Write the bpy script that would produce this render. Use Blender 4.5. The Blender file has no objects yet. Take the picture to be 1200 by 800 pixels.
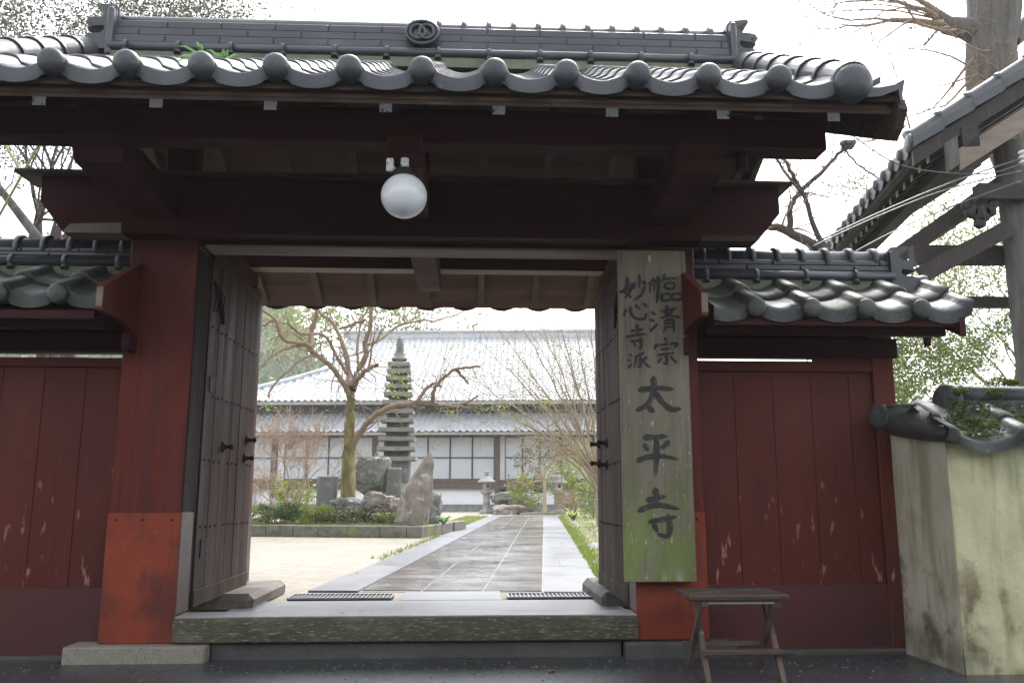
import bpy, math, random
from mathutils import Vector, Matrix, noise
random.seed(7)
R = math.radians
# ------------------------------------------------------------------ camera, light, exposure
S = bpy.context.scene
C = S.collection
F, CZ, PITCH, YAW = 1000.0, 1.0, R(10.1), R(-2.65)
cam = bpy.data.cameras.new('camera'); camo = bpy.data.objects.new('camera', cam); C.objects.link(camo)
cam.lens = 30.0; cam.sensor_width = 36.0; cam.clip_start = 0.05; cam.clip_end = 3000
camo.location = (0, 0, CZ); camo.rotation_euler = (R(90) + PITCH, 0, YAW)
S.camera = camo
SUN_EL, SUN_AZ = R(58), R(20)          # sun high, beyond the gate (diffuse, overcast)
W = bpy.data.worlds.new('World'); S.world = W; W.use_nodes = True
nt = W.node_tree; nt.nodes.clear()
wo = nt.nodes.new('ShaderNodeOutputWorld'); bg = nt.nodes.new('ShaderNodeBackground')
sky = nt.nodes.new('ShaderNodeTexSky'); sky.sky_type = 'NISHITA'; sky.sun_disc = False
sky.sun_elevation = SUN_EL; sky.sun_rotation = SUN_AZ
sky.air_density = 1.0; sky.dust_density = 2.0; sky.ozone_density = 1.0
hs = nt.nodes.new('ShaderNodeHueSaturation'); hs.inputs['Saturation'].default_value = 0.2; hs.inputs['Value'].default_value = 1.0
nt.links.new(sky.outputs[0], hs.inputs['Color']); nt.links.new(hs.outputs[0], bg.inputs['Color'])
bg.inputs['Strength'].default_value = 0.15
nt.links.new(bg.outputs[0], wo.inputs['Surface'])
sl = bpy.data.lights.new('sun', 'SUN'); sl.energy = 1.0; sl.angle = R(25); sl.color = (1, 0.97, 0.93)
so = bpy.data.objects.new('sun', sl); C.objects.link(so)
sd = Vector((math.sin(SUN_AZ) * math.cos(SUN_EL), math.cos(SUN_AZ) * math.cos(SUN_EL), math.sin(SUN_EL)))
so.rotation_euler = sd.to_track_quat('Z', 'Y').to_euler(); so.location = (0, 20, 30)
S.view_settings.view_transform = 'Standard'; S.view_settings.look = 'None'
S.view_settings.exposure = 2.1; S.view_settings.gamma = 1.0; S.view_settings.use_curve_mapping = False
S.render.engine = 'CYCLES'; S.cycles.use_denoising = True; S.cycles.max_bounces = 8
S.cycles.volume_bounces = 1; S.cycles.sample_clamp_indirect = 6

# ------------------------------------------------------------------ measuring helpers
def ray(px, py):
    r = Vector((math.cos(YAW), math.sin(YAW), 0))
    f = Vector((-math.sin(YAW) * math.cos(PITCH), math.cos(YAW) * math.cos(PITCH), math.sin(PITCH)))
    u = r.cross(f)
    return f + r * ((px - 600) / F) + u * ((400 - py) / F)
def atY(px, py, Y):
    d = ray(px, py); return Vector((0, 0, CZ)) + d * (Y / d.y)
def atZ(px, py, Z):
    d = ray(px, py); return Vector((0, 0, CZ)) + d * ((Z - CZ) / d.z)

# ------------------------------------------------------------------ mesh builder
class MB:
    def __init__(s): s.v = []; s.f = []; s.m = []; s.sm = []
    def add(s, vs, fs, mi=0, smooth=False):
        n = len(s.v); s.v += [Vector(p) for p in vs]
        for f in fs: s.f.append([i + n for i in f]); s.m.append(mi); s.sm.append(smooth)
    def box(s, a, b, bev=0.0, mi=0, jit=0.0):
        x0, y0, z0 = [min(a[i], b[i]) for i in range(3)]; x1, y1, z1 = [max(a[i], b[i]) for i in range(3)]
        if bev <= 0:
            vs = [(x0,y0,z0),(x1,y0,z0),(x1,y1,z0),(x0,y1,z0),(x0,y0,z1),(x1,y0,z1),(x1,y1,z1),(x0,y1,z1)]
            if jit: vs = [Vector(p) + Vector([random.uniform(-jit, jit) for _ in range(3)]) for p in vs]
            s.add(vs, [(0,3,2,1),(4,5,6,7),(0,1,5,4),(1,2,6,5),(2,3,7,6),(3,0,4,7)], mi); return
        b_ = min(bev, (x1-x0)*.45, (y1-y0)*.45, (z1-z0)*.45)
        # chamfered box: 24 verts
        vs = []; idx = {}
        cs = [(sx, sy, sz) for sx in (0,1) for sy in (0,1) for sz in (0,1)]
        for c in cs:
            for ax in range(3):
                p = [(x0, x1)[c[0]], (y0, y1)[c[1]], (z0, z1)[c[2]]]
                for k in range(3):
                    if k != ax: p[k] += b_ * (1 if c[k] == 0 else -1)
                if jit: p = [q + random.uniform(-jit, jit) for q in p]
                idx[(c, ax)] = len(vs); vs.append(p)
        fs = []
        for ax in range(3):
            o = [k for k in range(3) if k != ax]
            for side in (0, 1):
                q = []
                for (u, w) in ((0,0),(1,0),(1,1),(0,1)):
                    c = [0,0,0]; c[ax] = side; c[o[0]] = u; c[o[1]] = w; q.append(idx[(tuple(c), ax)])
                flip = (side == 0) != (ax == 1)
                fs.append(q[::-1] if flip else q)
        for ax in range(3):      # edges along ax
            o = [k for k in range(3) if k != ax]
            for u in (0,1):
                for w in (0,1):
                    c0 = [0,0,0]; c0[o[0]] = u; c0[o[1]] = w; c1 = list(c0); c1[ax] = 1
                    fs.append([idx[(tuple(c0), o[0])], idx[(tuple(c1), o[0])], idx[(tuple(c1), o[1])], idx[(tuple(c0), o[1])]])
        for c in cs: fs.append([idx[(c, 0)], idx[(c, 1)], idx[(c, 2)]])
        s.add(vs, fs, mi)
    def prism(s, poly, axis, a, b, mi=0):
        # poly: 2D points in the two remaining axes, extruded along axis from a to b
        n = len(poly); vs = []
        for t in (a, b):
            for (p, q) in poly:
                vs.append({'x': (t, p, q), 'y': (p, t, q), 'z': (p, q, t)}[axis])
        fs = [list(range(n))[::-1], list(range(n, 2*n))] + [(i, (i+1) % n, n + (i+1) % n, n + i) for i in range(n)]
        s.add(vs, fs, mi)
    def tube(s, pts, rad, n=8, cap=True, mi=0, smooth=True):
        pts = [Vector(p) for p in pts]
        if not hasattr(rad, '__len__'): rad = [rad] * len(pts)
        vs = []; ref = Vector((0.13, 0.31, 0.94)).normalized()
        for i, p in enumerate(pts):
            t = (pts[min(i+1, len(pts)-1)] - pts[max(i-1, 0)])
            if t.length < 1e-9: t = Vector((0, 0, 1))
            t.normalize()
            a = t.cross(ref)
            if a.length < .1: a = t.cross(Vector((1, 0, 0)))
            a.normalize(); b = t.cross(a)
            for k in range(n):
                an = 2*math.pi*k/n; vs.append(p + (a*math.cos(an) + b*math.sin(an)) * rad[i])
        fs = [(i*n+k, i*n+(k+1) % n, (i+1)*n+(k+1) % n, (i+1)*n+k) for i in range(len(pts)-1) for k in range(n)]
        s.add(vs, fs, mi, smooth)
        if cap: 
            m = len(s.v) - len(vs)
            s.f.append([m+k for k in range(n)][::-1]); s.m.append(mi); s.sm.append(False)
            s.f.append([m+(len(pts)-1)*n+k for k in range(n)]); s.m.append(mi); s.sm.append(False)
    def lathe(s, c, axis, prof, n=16, mi=0, smooth=True):
        # prof: (radius, distance along axis)
        c = Vector(c); ax = Vector(axis).normalized()
        a = ax.cross(Vector((0, 0, 1)));
        if a.length < .1: a = ax.cross(Vector((1, 0, 0)))
        a.normalize(); b = ax.cross(a)
        vs = [c + ax*h + (a*math.cos(2*math.pi*k/n) + b*math.sin(2*math.pi*k/n))*r for (r, h) in prof for k in range(n)]
        fs = [(i*n+k, i*n+(k+1) % n, (i+1)*n+(k+1) % n, (i+1)*n+k) for i in range(len(prof)-1) for k in range(n)]
        s.add(vs, fs, mi, smooth)
    def ball(s, c, r, n=12, mi=0, squash=(1,1,1)):
        pr = [(math.sin(math.pi*i/n)*r + 1e-5, -math.cos(math.pi*i/n)*r) for i in range(n+1)]
        k = len(s.v); s.lathe((0,0,0), (0,0,1), pr, n*2, mi)
        for i in range(k, len(s.v)):
            v = s.v[i]; s.v[i] = Vector((v.x*squash[0]+c[0], v.y*squash[1]+c[1], v.z*squash[2]+c[2]))
    def rock(s, c, size, seed=0, sub=14, rough=.25, squashtop=1.0, mi=0, rotz=0):
        k = len(s.v)
        n = sub
        pr = [(max(math.sin(math.pi*i/n), 1e-4), -math.cos(math.pi*i/n)) for i in range(n+1)]
        s.lathe((0,0,0), (0,0,1), pr, n*2, mi, False)
        o = Vector((seed*7.3, seed*3.1, seed*1.7)); cr, sr = math.cos(rotz), math.sin(rotz)
        for i in range(k, len(s.v)):
            v = s.v[i]
            q = Vector([math.copysign(abs(t)**.75, t) for t in v])
            d = 1 + rough*noise.noise(v*1.3+o)*1.6 - rough*.55*abs(noise.noise(v*3.1+o)) + rough*.30*noise.noise(v*6+o) + rough*.25*noise.noise(v*13+o)
            q = q*d; q = Vector((q.x*size[0], q.y*size[1], q.z*size[2]))
            s.v[i] = Vector((q.x*cr-q.y*sr+c[0], q.x*sr+q.y*cr+c[1], q.z+c[2]))
    def build(s, name, mats, parent=None, world=True, label=None):
        me = bpy.data.meshes.new(name)
        off = Vector((0, 0, 0))
        if parent is not None and world:
            off = Vector(parent['_w']) if '_w' in parent else Vector(parent.location)
        rz = parent['_rz'] if (parent is not None and world and '_rz' in parent) else 0
        vs = [v - off for v in s.v]
        if rz:
            M = Matrix.Rotation(-rz, 3, 'Z'); vs = [M @ v for v in vs]
        me.from_pydata([tuple(v) for v in vs], [], s.f)
        if not isinstance(mats, (list, tuple)): mats = [mats]
        for m in mats: me.materials.append(m)
        me.polygons.foreach_set('material_index', s.m); me.polygons.foreach_set('use_smooth', s.sm)
        me.update()
        o = bpy.data.objects.new(name, me); C.objects.link(o)
        if parent is not None: 
            o.parent = parent
            if '_w' in parent: o['_w'] = list(parent['_w'])
            elif world: o['_w'] = list(parent.location)
            if '_rz' in parent: o['_rz'] = parent['_rz']
        if label: o['label'] = label
        return o
def thing(name, label, cat, loc=(0,0,0), rotz=0, group=None):
    o = bpy.data.objects.new(name, None); C.objects.link(o); o.location = loc; o.rotation_euler = (0, 0, rotz)
    o.empty_display_size = .1
    o['_w'] = list(loc); 
    if rotz: o['_rz'] = rotz
    o['label'] = label; o['category'] = cat
    if group: o['group'] = group
    return o
def tag(o, label=None, cat=None, group=None, kind=None):
    if label: o['label'] = label
    if cat: o['category'] = cat
    if group: o['group'] = group
    if kind: o['kind'] = kind
    return o
def solo(mb, name, mats, label, cat, loc=(0,0,0), group=None):
    # a thing that is one mesh, its origin at loc
    mb.v = [v - Vector(loc) for v in mb.v]
    o = mb.build(name, mats); o.location = loc
    return tag(o, label, cat, group)
def copy_tree(o, parent=None):
    c = o.copy(); C.objects.link(c)
    if parent is not None: c.parent = parent
    for ch in list(o.children): copy_tree(ch, c)
    return c

# ------------------------------------------------------------------ materials
def pm(name, c1, c2, scale=3.0, rough=.6, rough2=None, bump=.15, bscale=None, layers=(), stretch=(1,1,1), spec=.5, wave=None, metal=0, trans=0):
    """noise mix of two colours + layers [(colour, scale3, lo, hi, strength, zrange or None)] + bump"""
    m = bpy.data.materials.new(name); m.use_nodes = True; t = m.node_tree; N = t.nodes; L = t.links
    b = N['Principled BSDF']; tc = N.new('ShaderNodeTexCoord')
    def nz(sc, st, det=6, ro=.6):
        mp = N.new('ShaderNodeMapping'); mp.inputs['Scale'].default_value = st; L.new(tc.outputs['Object'], mp.inputs[0])
        n = N.new('ShaderNodeTexNoise'); n.inputs['Scale'].default_value = sc; n.inputs['Detail'].default_value = det; n.inputs['Roughness'].default_value = ro
        L.new(mp.outputs[0], n.inputs['Vector']); return n
    n1 = nz(scale, stretch)
    r = N.new('ShaderNodeMapRange'); r.inputs[1].default_value = .3; r.inputs[2].default_value = .7; L.new(n1.outputs['Fac'], r.inputs[0])
    mx = N.new('ShaderNodeMix'); mx.data_type = 'RGBA'; mx.inputs['A'].default_value = (*c1, 1); mx.inputs['B'].default_value = (*c2, 1)
    L.new(r.outputs[0], mx.inputs['Factor']); col = mx.outputs['Result']
    for (lc, ls, lo, hi, st, zr) in layers:
        if not hasattr(ls, '__len__'): ls = (ls, ls, ls)
        n = nz(1.0, ls); rr = N.new('ShaderNodeMapRange'); rr.inputs[1].default_value = lo; rr.inputs[2].default_value = hi; rr.inputs[4].default_value = st
        L.new(n.outputs['Fac'], rr.inputs[0]); fac = rr.outputs[0]
        if zr:
            sp = N.new('ShaderNodeSeparateXYZ'); L.new(tc.outputs['Object'], sp.inputs[0])
            nn = nz(2.5, (1, 1, 1)); ad = N.new('ShaderNodeMath'); ad.operation = 'MULTIPLY_ADD'; ad.inputs[1].default_value = (zr[1]-zr[0])*1.0
            L.new(nn.outputs['Fac'], ad.inputs[0]); L.new(sp.outputs['Z'], ad.inputs[2])
            zz = N.new('ShaderNodeMapRange'); o_ = (zr[1]-zr[0])*.5; zz.inputs[1].default_value = zr[0]+o_; zz.inputs[2].default_value = zr[1]+o_
            L.new(ad.outputs[0], zz.inputs[0]); ml = N.new('ShaderNodeMath'); ml.operation = 'MULTIPLY'; L.new(fac, ml.inputs[0]); L.new(zz.outputs[0], ml.inputs[1]); fac = ml.outputs[0]
        m2 = N.new('ShaderNodeMix'); m2.data_type = 'RGBA'; L.new(col, m2.inputs['A']); m2.inputs['B'].default_value = (*lc, 1); L.new(fac, m2.inputs['Factor']); col = m2.outputs['Result']
    L.new(col, b.inputs['Base Color'])
    if rough2 is not None:
        n3 = nz(scale*.7, stretch); r3 = N.new('ShaderNodeMapRange'); r3.inputs[1].default_value = .35; r3.inputs[2].default_value = .65
        r3.inputs[3].default_value = rough; r3.inputs[4].default_value = rough2; L.new(n3.outputs['Fac'], r3.inputs[0]); L.new(r3.outputs[0], b.inputs['Roughness'])
    else: b.inputs['Roughness'].default_value = rough
    b.inputs['Specular IOR Level'].default_value = spec; b.inputs['Metallic'].default_value = metal
    if trans: b.inputs['Subsurface Weight'].default_value = 0
    if bump:
        n2 = nz(bscale or scale*4, stretch, 8); bp = N.new('ShaderNodeBump'); bp.inputs['Strength'].default_value = bump; bp.inputs['Distance'].default_value = .02
        L.new(n2.outputs['Fac'], bp.inputs['Height']); L.new(bp.outputs[0], b.inputs['Normal'])
    return m
def leafmat(name, c1, c2, tr=.35, rough=.5):
    m = bpy.data.materials.new(name); m.use_nodes = True; t = m.node_tree; N = t.nodes; L = t.links
    b = N['Principled BSDF']; g = N.new('ShaderNodeNewGeometry'); mx = N.new('ShaderNodeMix'); mx.data_type = 'RGBA'
    mx.inputs['A'].default_value = (*c1, 1); mx.inputs['B'].default_value = (*c2, 1); L.new(g.outputs['Random Per Island'], mx.inputs['Factor'])
    L.new(mx.outputs['Result'], b.inputs['Base Color']); b.inputs['Roughness'].default_value = rough
    tl = N.new('ShaderNodeBsdfTranslucent'); L.new(mx.outputs['Result'], tl.inputs[0]); ms = N.new('ShaderNodeMixShader'); ms.inputs[0].default_value = tr
    L.new(b.outputs[0], ms.inputs[1]); L.new(tl.outputs[0], ms.inputs[2]); L.new(ms.outputs[0], N['Material Output'].inputs['Surface'])
    return m
M = {}
M['red'] = pm('red_paint', (.125,.018,.009), (.060,.011,.007), 2.4, .5, .75, .25, 14, stretch=(1,1,.35), spec=.32,
    layers=[((.035,.010,.010), (40,40,1.8), .53,.68,.65,None), ((.19,.06,.05),(34,34,2.4),.60,.72,.35,None), ((.06,.02,.02), (14,14,1.2), .55,.75,.6,None), ((.38,.14,.11), (30,30,7), .665,.70,.75,(1.5,.5)), ((.30,.02,.02), (7,7,4), .70,.73,.8,None), ((.05,.05,.03),(5,5,2),.55,.8,.45,(.5,-.1))])
M['redwing'] = pm('maroon_paint', (.105,.016,.008), (.058,.010,.006), 2.2, .5, .75, .2, 14, stretch=(1,1,.35), spec=.3, layers=[((.03,.010,.010), (40,40,1.8), .56,.70,.5,None), ((.14,.045,.035),(34,34,2.4),.62,.74,.3,None), ((.36,.17,.14), (26,26,6), .635,.68,.8,(1.35,.45)), ((.05,.04,.035),(4,4,3),.45,.62,.7,(.35,.0))])
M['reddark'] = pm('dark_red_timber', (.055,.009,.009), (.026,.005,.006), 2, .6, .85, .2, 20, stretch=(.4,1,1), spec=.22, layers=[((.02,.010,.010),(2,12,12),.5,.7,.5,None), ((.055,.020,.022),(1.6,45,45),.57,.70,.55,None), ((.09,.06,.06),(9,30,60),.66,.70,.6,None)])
M['kick'] = pm('orange_red_sheet', (.26,.043,.016), (.15,.024,.011), 2.2, .45, .65, .10, 12, spec=.35,
    layers=[((.06,.018,.016),4.2,.52,.66,.75,None), ((.09,.025,.02),(24,24,2),.54,.7,.55,None), ((.30,.12,.07),(30,30,12),.66,.7,.6,None)])
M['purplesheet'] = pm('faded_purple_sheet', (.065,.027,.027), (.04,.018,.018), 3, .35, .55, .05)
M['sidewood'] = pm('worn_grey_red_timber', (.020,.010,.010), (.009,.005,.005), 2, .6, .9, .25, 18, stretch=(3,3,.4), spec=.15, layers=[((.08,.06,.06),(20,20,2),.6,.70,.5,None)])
M['doorwood'] = pm('weathered_door_boards', (.056,.022,.019), (.024,.011,.010), 2.4, .6, .85, .4, 26, stretch=(4,4,.35), spec=.25,
    layers=[((.085,.048,.044),(40,40,1.6),.55,.68,.6,None), ((.075,.062,.036),(6,6,1.4),.35,.6,.75,(.9,.1)), ((.015,.01,.01),(22,22,5),.68,.74,.8,None)])
M['palewood'] = pm('bare_pale_timber', (.22,.17,.14), (.12,.09,.07), 3, .65, .8, .3, 22, stretch=(.5,3,3), layers=[((.09,.06,.04),14,.66,.72,.8,None)])
M['oldwood'] = pm('old_brown_timber', (.065,.042,.030), (.032,.022,.018), 3, .6, .8, .35, 22, stretch=(.5,3,3), spec=.25, layers=[((.2,.17,.14),(3,14,14),.58,.72,.5,None)])
M['rafterwood'] = pm('brown_rafter_timber', (.085,.06,.048), (.045,.032,.026), 3, .7, .8, .3, 22, stretch=(3,.5,3))
M['pavwood'] = pm('dark_pavilion_timber', (.032,.022,.018), (.016,.012,.011), 3, .7, .85, .35, 22, layers=[((.09,.07,.055),(30,30,3),.6,.7,.5,None)])
M['soffit'] = pm('soffit_boards', (.12,.072,.05), (.06,.036,.026), 2, .75, .9, .3, 20, stretch=(.4,3,3), spec=.2, layers=[((.07,.045,.035),9,.64,.70,.8,None)])
M['sillwood'] = pm('mossy_sill_timber', (.075,.068,.04), (.042,.039,.024), 3, .6, .85, .5, 24, stretch=(.4,2,2),
    layers=[((.38,.36,.28),(22,30,150),.575,.64,.65,None), ((.16,.15,.10),(6,6,12),.5,.7,.6,None), ((.06,.07,.02),(3,5,5),.5,.7,.5,None)])
M['silltop'] = pm('wet_sill_top', (.3,.3,.29), (.2,.2,.2), 4, .25, .5, .15, 20)
M['signwood'] = pm('mossy_sign_board', (.22,.19,.135), (.13,.112,.08), 2.0, .6, .8, .3, 22, stretch=(5,5,.5),
    layers=[((.05,.04,.03),(50,50,2.5),.52,.66,.5,None), ((.17,.25,.045),(14,14,4),.36,.56,.9,(.62,.2)), ((.10,.10,.04),(7,7,2),.38,.6,.7,(1.1,.5)), ((.36,.35,.29),(52,52,15),.615,.66,.8,(1.5,.9)),
            ((.3,.29,.23),(18,18,3.5),.72,.75,.6,None), ((.30,.30,.25),(14,14,3),.55,.66,.7,(.1,.02))])
M['ink'] = pm('faded_black_ink', (.016,.015,.015), (.03,.028,.027), 8, .7, None, .1, layers=[((.10,.085,.068),(60,60,16),.54,.64,.65,None)])
M['tile'] = pm('smoked_roof_tile', (.062,.066,.074), (.033,.036,.042), 3.5, .30, .58, .2, 30, layers=[((.03,.03,.03),(12,12,12),.55,.7,.5,None), ((.10,.13,.05),(3,3,3),.64,.72,.5,None), ((.16,.16,.16),(7,7,7),.62,.75,.5,None), ((.05,.06,.035),(5,5,5),.66,.78,.5,None)])
M['tileridge'] = pm('ridge_tile', (.06,.064,.074), (.036,.039,.047), 5, .3, .55, .12, 30, stretch=(.4,1,1), layers=[((.13,.13,.13),(3,9,9),.6,.75,.5,None)])
M['tileold'] = pm('lichened_roof_tile', (.046,.05,.047), (.024,.028,.028), 5, .35, .65, .25, 30, layers=[((.09,.10,.05),(6,6,6),.5,.7,.6,None), ((.2,.2,.18),22,.64,.72,.5,None)])
M['mortar'] = pm('greenish_mortar', (.2,.21,.15), (.1,.11,.07), 6, .85, None, .3)
M['whitepaint'] = pm('peeling_white_paint', (.8,.8,.82), (.7,.7,.72), 8, .6, None, .2, layers=[((.06,.03,.03),(38,38,38),.60,.64,1,None)])
M['granite'] = pm('speckled_granite', (.30,.27,.22), (.2,.18,.15), 30, .8, None, .5, 60, layers=[((.06,.055,.05),(90,90,90),.58,.64,.8,None)])
M['stonedark'] = pm('damp_dark_stone', (.085,.085,.075), (.05,.05,.045), 6, .6, .85, .5, 30, layers=[((.07,.10,.03),(4,4,4),.6,.72,.5,None)])
M['footing'] = pm('worn_footing_stone', (.17,.145,.12), (.09,.08,.07), 6, .55, .8, .5, 30, layers=[((.3,.28,.25),14,.62,.7,.5,None)])
M['asphalt'] = pm('wet_asphalt', (.062,.066,.075), (.042,.045,.05), 1.3, .14, .42, .3, 60, layers=[((.03,.035,.022),(1.5,1.5,1.5),.5,.7,.5,None)])
M['iron'] = pm('black_iron', (.03,.022,.022), (.015,.012,.012), 10, .7, None, .1, spec=.25)
M['plaster'] = pm('stained_cream_plaster', (.57,.54,.34), (.43,.41,.25), 2.6, .8, None, .3, 25,
    layers=[((.24,.22,.12),(3.6,3.6,3.0),.42,.62,.7,(.9,.2)), ((.10,.06,.04),(7,7,5.6),.50,.62,.85,(.75,.3)), ((.30,.28,.15),(26,26,1.6),.56,.68,.6,(.7,1.3)), ((.18,.19,.09),(9,9,1.4),.50,.66,.6,None), ((.2,.2,.12),(4,4,4),.45,.6,.6,(.8,1.2)), ((.7,.7,.62),(5,5,8),.70,.72,.8,None), ((.16,.10,.06),(11,11,13),.70,.75,.7,None), ((.11,.11,.07),(3,3,3),.4,.6,.7,(.25,.08))])
M['plasterend'] = pm('grey_green_plaster', (.50,.45,.35), (.36,.33,.26), 2.6, .8, None, .2, 25,
    layers=[((.20,.20,.10),(8,8,1.4),.46,.64,.75,None), ((.05,.04,.03),(4,4,5),.52,.64,.8,(.9,.4)), ((.42,.42,.34),(5,5,5),.62,.75,.5,None), ((.11,.11,.07),(3,3,3),.4,.6,.7,(.25,.08))])
M['moss'] = leafmat('moss_green', (.06,.10,.015), (.14,.17,.02), .2, .8)
M['globe'] = pm('milk_glass', (.72,.74,.76), (.68,.70,.72), 2, .12, None, 0)
M['metalgrey'] = pm('galvanised_metal', (.35,.36,.38), (.25,.26,.28), 8, .35, None, .05, metal=.8)
M['gravel'] = pm('pale_gravel', (.31,.28,.235), (.235,.21,.17), 1.6, .8, None, .6, 70, layers=[((.17,.145,.11),(9,9,9),.50,.66,.6,None), ((.2,.17,.14),(45,45,45),.68,.72,.7,None), ((.30,.34,.14),(.6,.6,.6),.62,.72,.45,None)])
M['soil'] = pm('mossy_soil', (.13,.14,.045), (.16,.13,.08), 2, .9, None, .4, 30, layers=[((.14,.19,.03),(1.6,1.6,1.6),.5,.62,.8,None)])
M['slab'] = pm('wet_path_slab', (.165,.155,.152), (.115,.108,.108), 2.2, .09, .3, .04, 20, layers=[((.15,.135,.125),(1,1,1),.5,.7,.5,None)])
M['slabedge'] = pm('wet_granite_edging', (.16,.165,.18), (.125,.13,.145), 2.2, .28, .45, .08, 30)
M['joint'] = pm('path_joint', (.26,.25,.24), (.2,.19,.18), 9, .6, None, .2)
M['kerb'] = pm('planter_kerb_stone', (.20,.175,.15), (.11,.10,.085), 3, .7, None, .5, 30, layers=[((.16,.21,.03),(1.6,1.6,3),.54,.62,.9,None), ((.05,.045,.04),(5,5,5),.5,.62,.6,None), ((.32,.30,.27),(6,6,6),.6,.7,.5,None)])
M['rockA'] = pm('lichened_rock', (.32,.28,.24), (.12,.095,.08), 5, .8, None, .8, 12, layers=[((.45,.44,.40),(6,6,6),.58,.66,.7,None), ((.13,.15,.04),(3,3,3),.62,.7,.6,None), ((.22,.10,.05),(4,4,4),.66,.74,.7,None)])
M['rockB'] = pm('grey_boulder', (.25,.25,.235), (.11,.115,.105), 5, .85, None, .8, 16, layers=[((.42,.42,.4),(9,9,9),.58,.66,.6,None), ((.05,.06,.045),(7,7,7),.6,.68,.7,None)])
M['stele'] = pm('grey_green_stele', (.20,.20,.19), (.12,.122,.117), 5, .8, None, .5, 20, layers=[((.32,.34,.32),(9,9,4),.58,.66,.6,None)])
M['lantern'] = pm('lantern_stone', (.32,.31,.295), (.2,.195,.185), 6, .8, None, .5, 22, layers=[((.3,.31,.29),(9,9,9),.6,.7,.6,None)])
M['lanternpale'] = pm('lantern_pale_stone', (.5,.48,.43), (.38,.37,.34), 6, .8, None, .4, 22)
M['bark'] = pm('mossy_bark', (.19,.165,.045), (.06,.045,.022), 6, .85, None, .8, 14, stretch=(3,3,.7), layers=[((.24,.22,.07),(6,6,3),.5,.66,.7,None)])
M['barkgrey'] = pm('grey_bark', (.12,.108,.10), (.05,.045,.042), 5, .9, None, .9, 10, stretch=(3,3,.5), layers=[((.12,.15,.08),(3,3,2),.6,.75,.5,None)])
M['barkdark'] = pm('dark_wet_bark', (.075,.055,.05), (.045,.035,.033), 4, .8, None, .5, 14)
M['barkpale'] = pm('pale_tan_bark', (.42,.32,.24), (.30,.22,.16), 6, .8, None, .3, 20)
M['barkpale2'] = pm('pale_brown_bark', (.36,.28,.2), (.25,.185,.13), 6, .8, None, .3, 20)
M['barkmid'] = pm('brown_twig_bark', (.26,.19,.125), (.17,.12,.085), 6, .8, None, .3, 20)
M['bamboo'] = pm('bamboo_cane', (.3,.33,.12), (.24,.26,.1), 6, .5, None, .1)
M['hallroof'] = pm('hall_roof_tile', (.42,.43,.45), (.34,.35,.37), 1.2, .3, .45, .1, 12, layers=[((.1,.1,.11),(2,2,2),.64,.70,.6,None)])
M['hallwood'] = pm('hall_brown_timber', (.11,.07,.058), (.07,.045,.038), 4, .6, None, .2)
M['hallwhite'] = pm('hall_white_plaster', (.82,.82,.82), (.74,.74,.75), 1.5, .8, None, .05)
M['shoji'] = pm('shoji_paper_behind_glass', (.50,.52,.55), (.44,.46,.49), .8, .15, .3, 0)
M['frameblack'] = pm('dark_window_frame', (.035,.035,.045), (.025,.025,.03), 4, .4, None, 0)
M['dark'] = pm('dark_opening', (.02,.02,.022), (.015,.015,.016), 4, .6, None, 0)
M['leafA'] = leafmat('leaf_dark_green', (.035,.075,.02), (.10,.14,.04))
M['leafB'] = leafmat('leaf_pale_green', (.16,.22,.06), (.28,.30,.12))
M['leafG'] = leafmat('leaf_mid_green', (.07,.14,.03), (.30,.34,.09))
M['leafY'] = leafmat('leaf_yellow_green', (.32,.34,.05), (.16,.25,.04))
M['leafO'] = leafmat('leaf_olive_grey', (.13,.14,.09), (.07,.09,.045))
M['leafD'] = leafmat('leaf_dull_olive', (.06,.07,.035), (.15,.15,.10), .25)
M['leafbig'] = leafmat('broad_leaf_green', (.12,.26,.07), (.2,.34,.14))
M['grass'] = leafmat('grass_blades', (.14,.22,.03), (.26,.30,.07))
M['leafR'] = leafmat('russet_leaf', (.24,.14,.08), (.28,.2,.11))
M['leaforange'] = leafmat('fallen_orange_leaf', (.55,.26,.05), (.3,.12,.05))
M['cable'] = pm('cable_sheath', (.03,.05,.055), (.02,.03,.035), 3, .4, None, 0)
M['ceramic'] = pm('white_ceramic', (.7,.72,.72), (.6,.62,.62), 3, .2, None, 0)
M['hill'] = pm('wooded_hill', (.05,.085,.03), (.10,.13,.055), .12, .95, None, 1, .5, layers=[((.17,.2,.09),(.4,.4,.4),.5,.66,.7,None), ((.03,.05,.02),(.8,.8,.8),.55,.66,.7,None)])
M['light_blocker'] = pm('added_light_blocker', (.022,.026,.020), (.014,.015,.014), .8, .95, None, 1, 3)  # dark tone for the unseen slope added to block light
M['scooterw'] = pm('scooter_paint', (.4,.42,.5), (.3,.32,.4), 3, .2, None, 0)
M['rubber'] = pm('black_rubber', (.02,.02,.022), (.015,.015,.015), 3, .6, None, 0)
M['bark_bench'] = pm('weathered_bench_wood', (.085,.055,.042), (.045,.03,.025), 3, .4, .7, .4, 22, stretch=(.5,3,3), layers=[((.32,.28,.25),(4,40,40),.60,.68,.55,None)])
M['barkleg'] = pm('worn_leg_wood', (.12,.08,.055), (.05,.035,.028), 4, .5, .7, .4, 22, stretch=(3,3,.6), layers=[((.32,.27,.22),(30,30,6),.62,.68,.6,None)])

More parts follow.
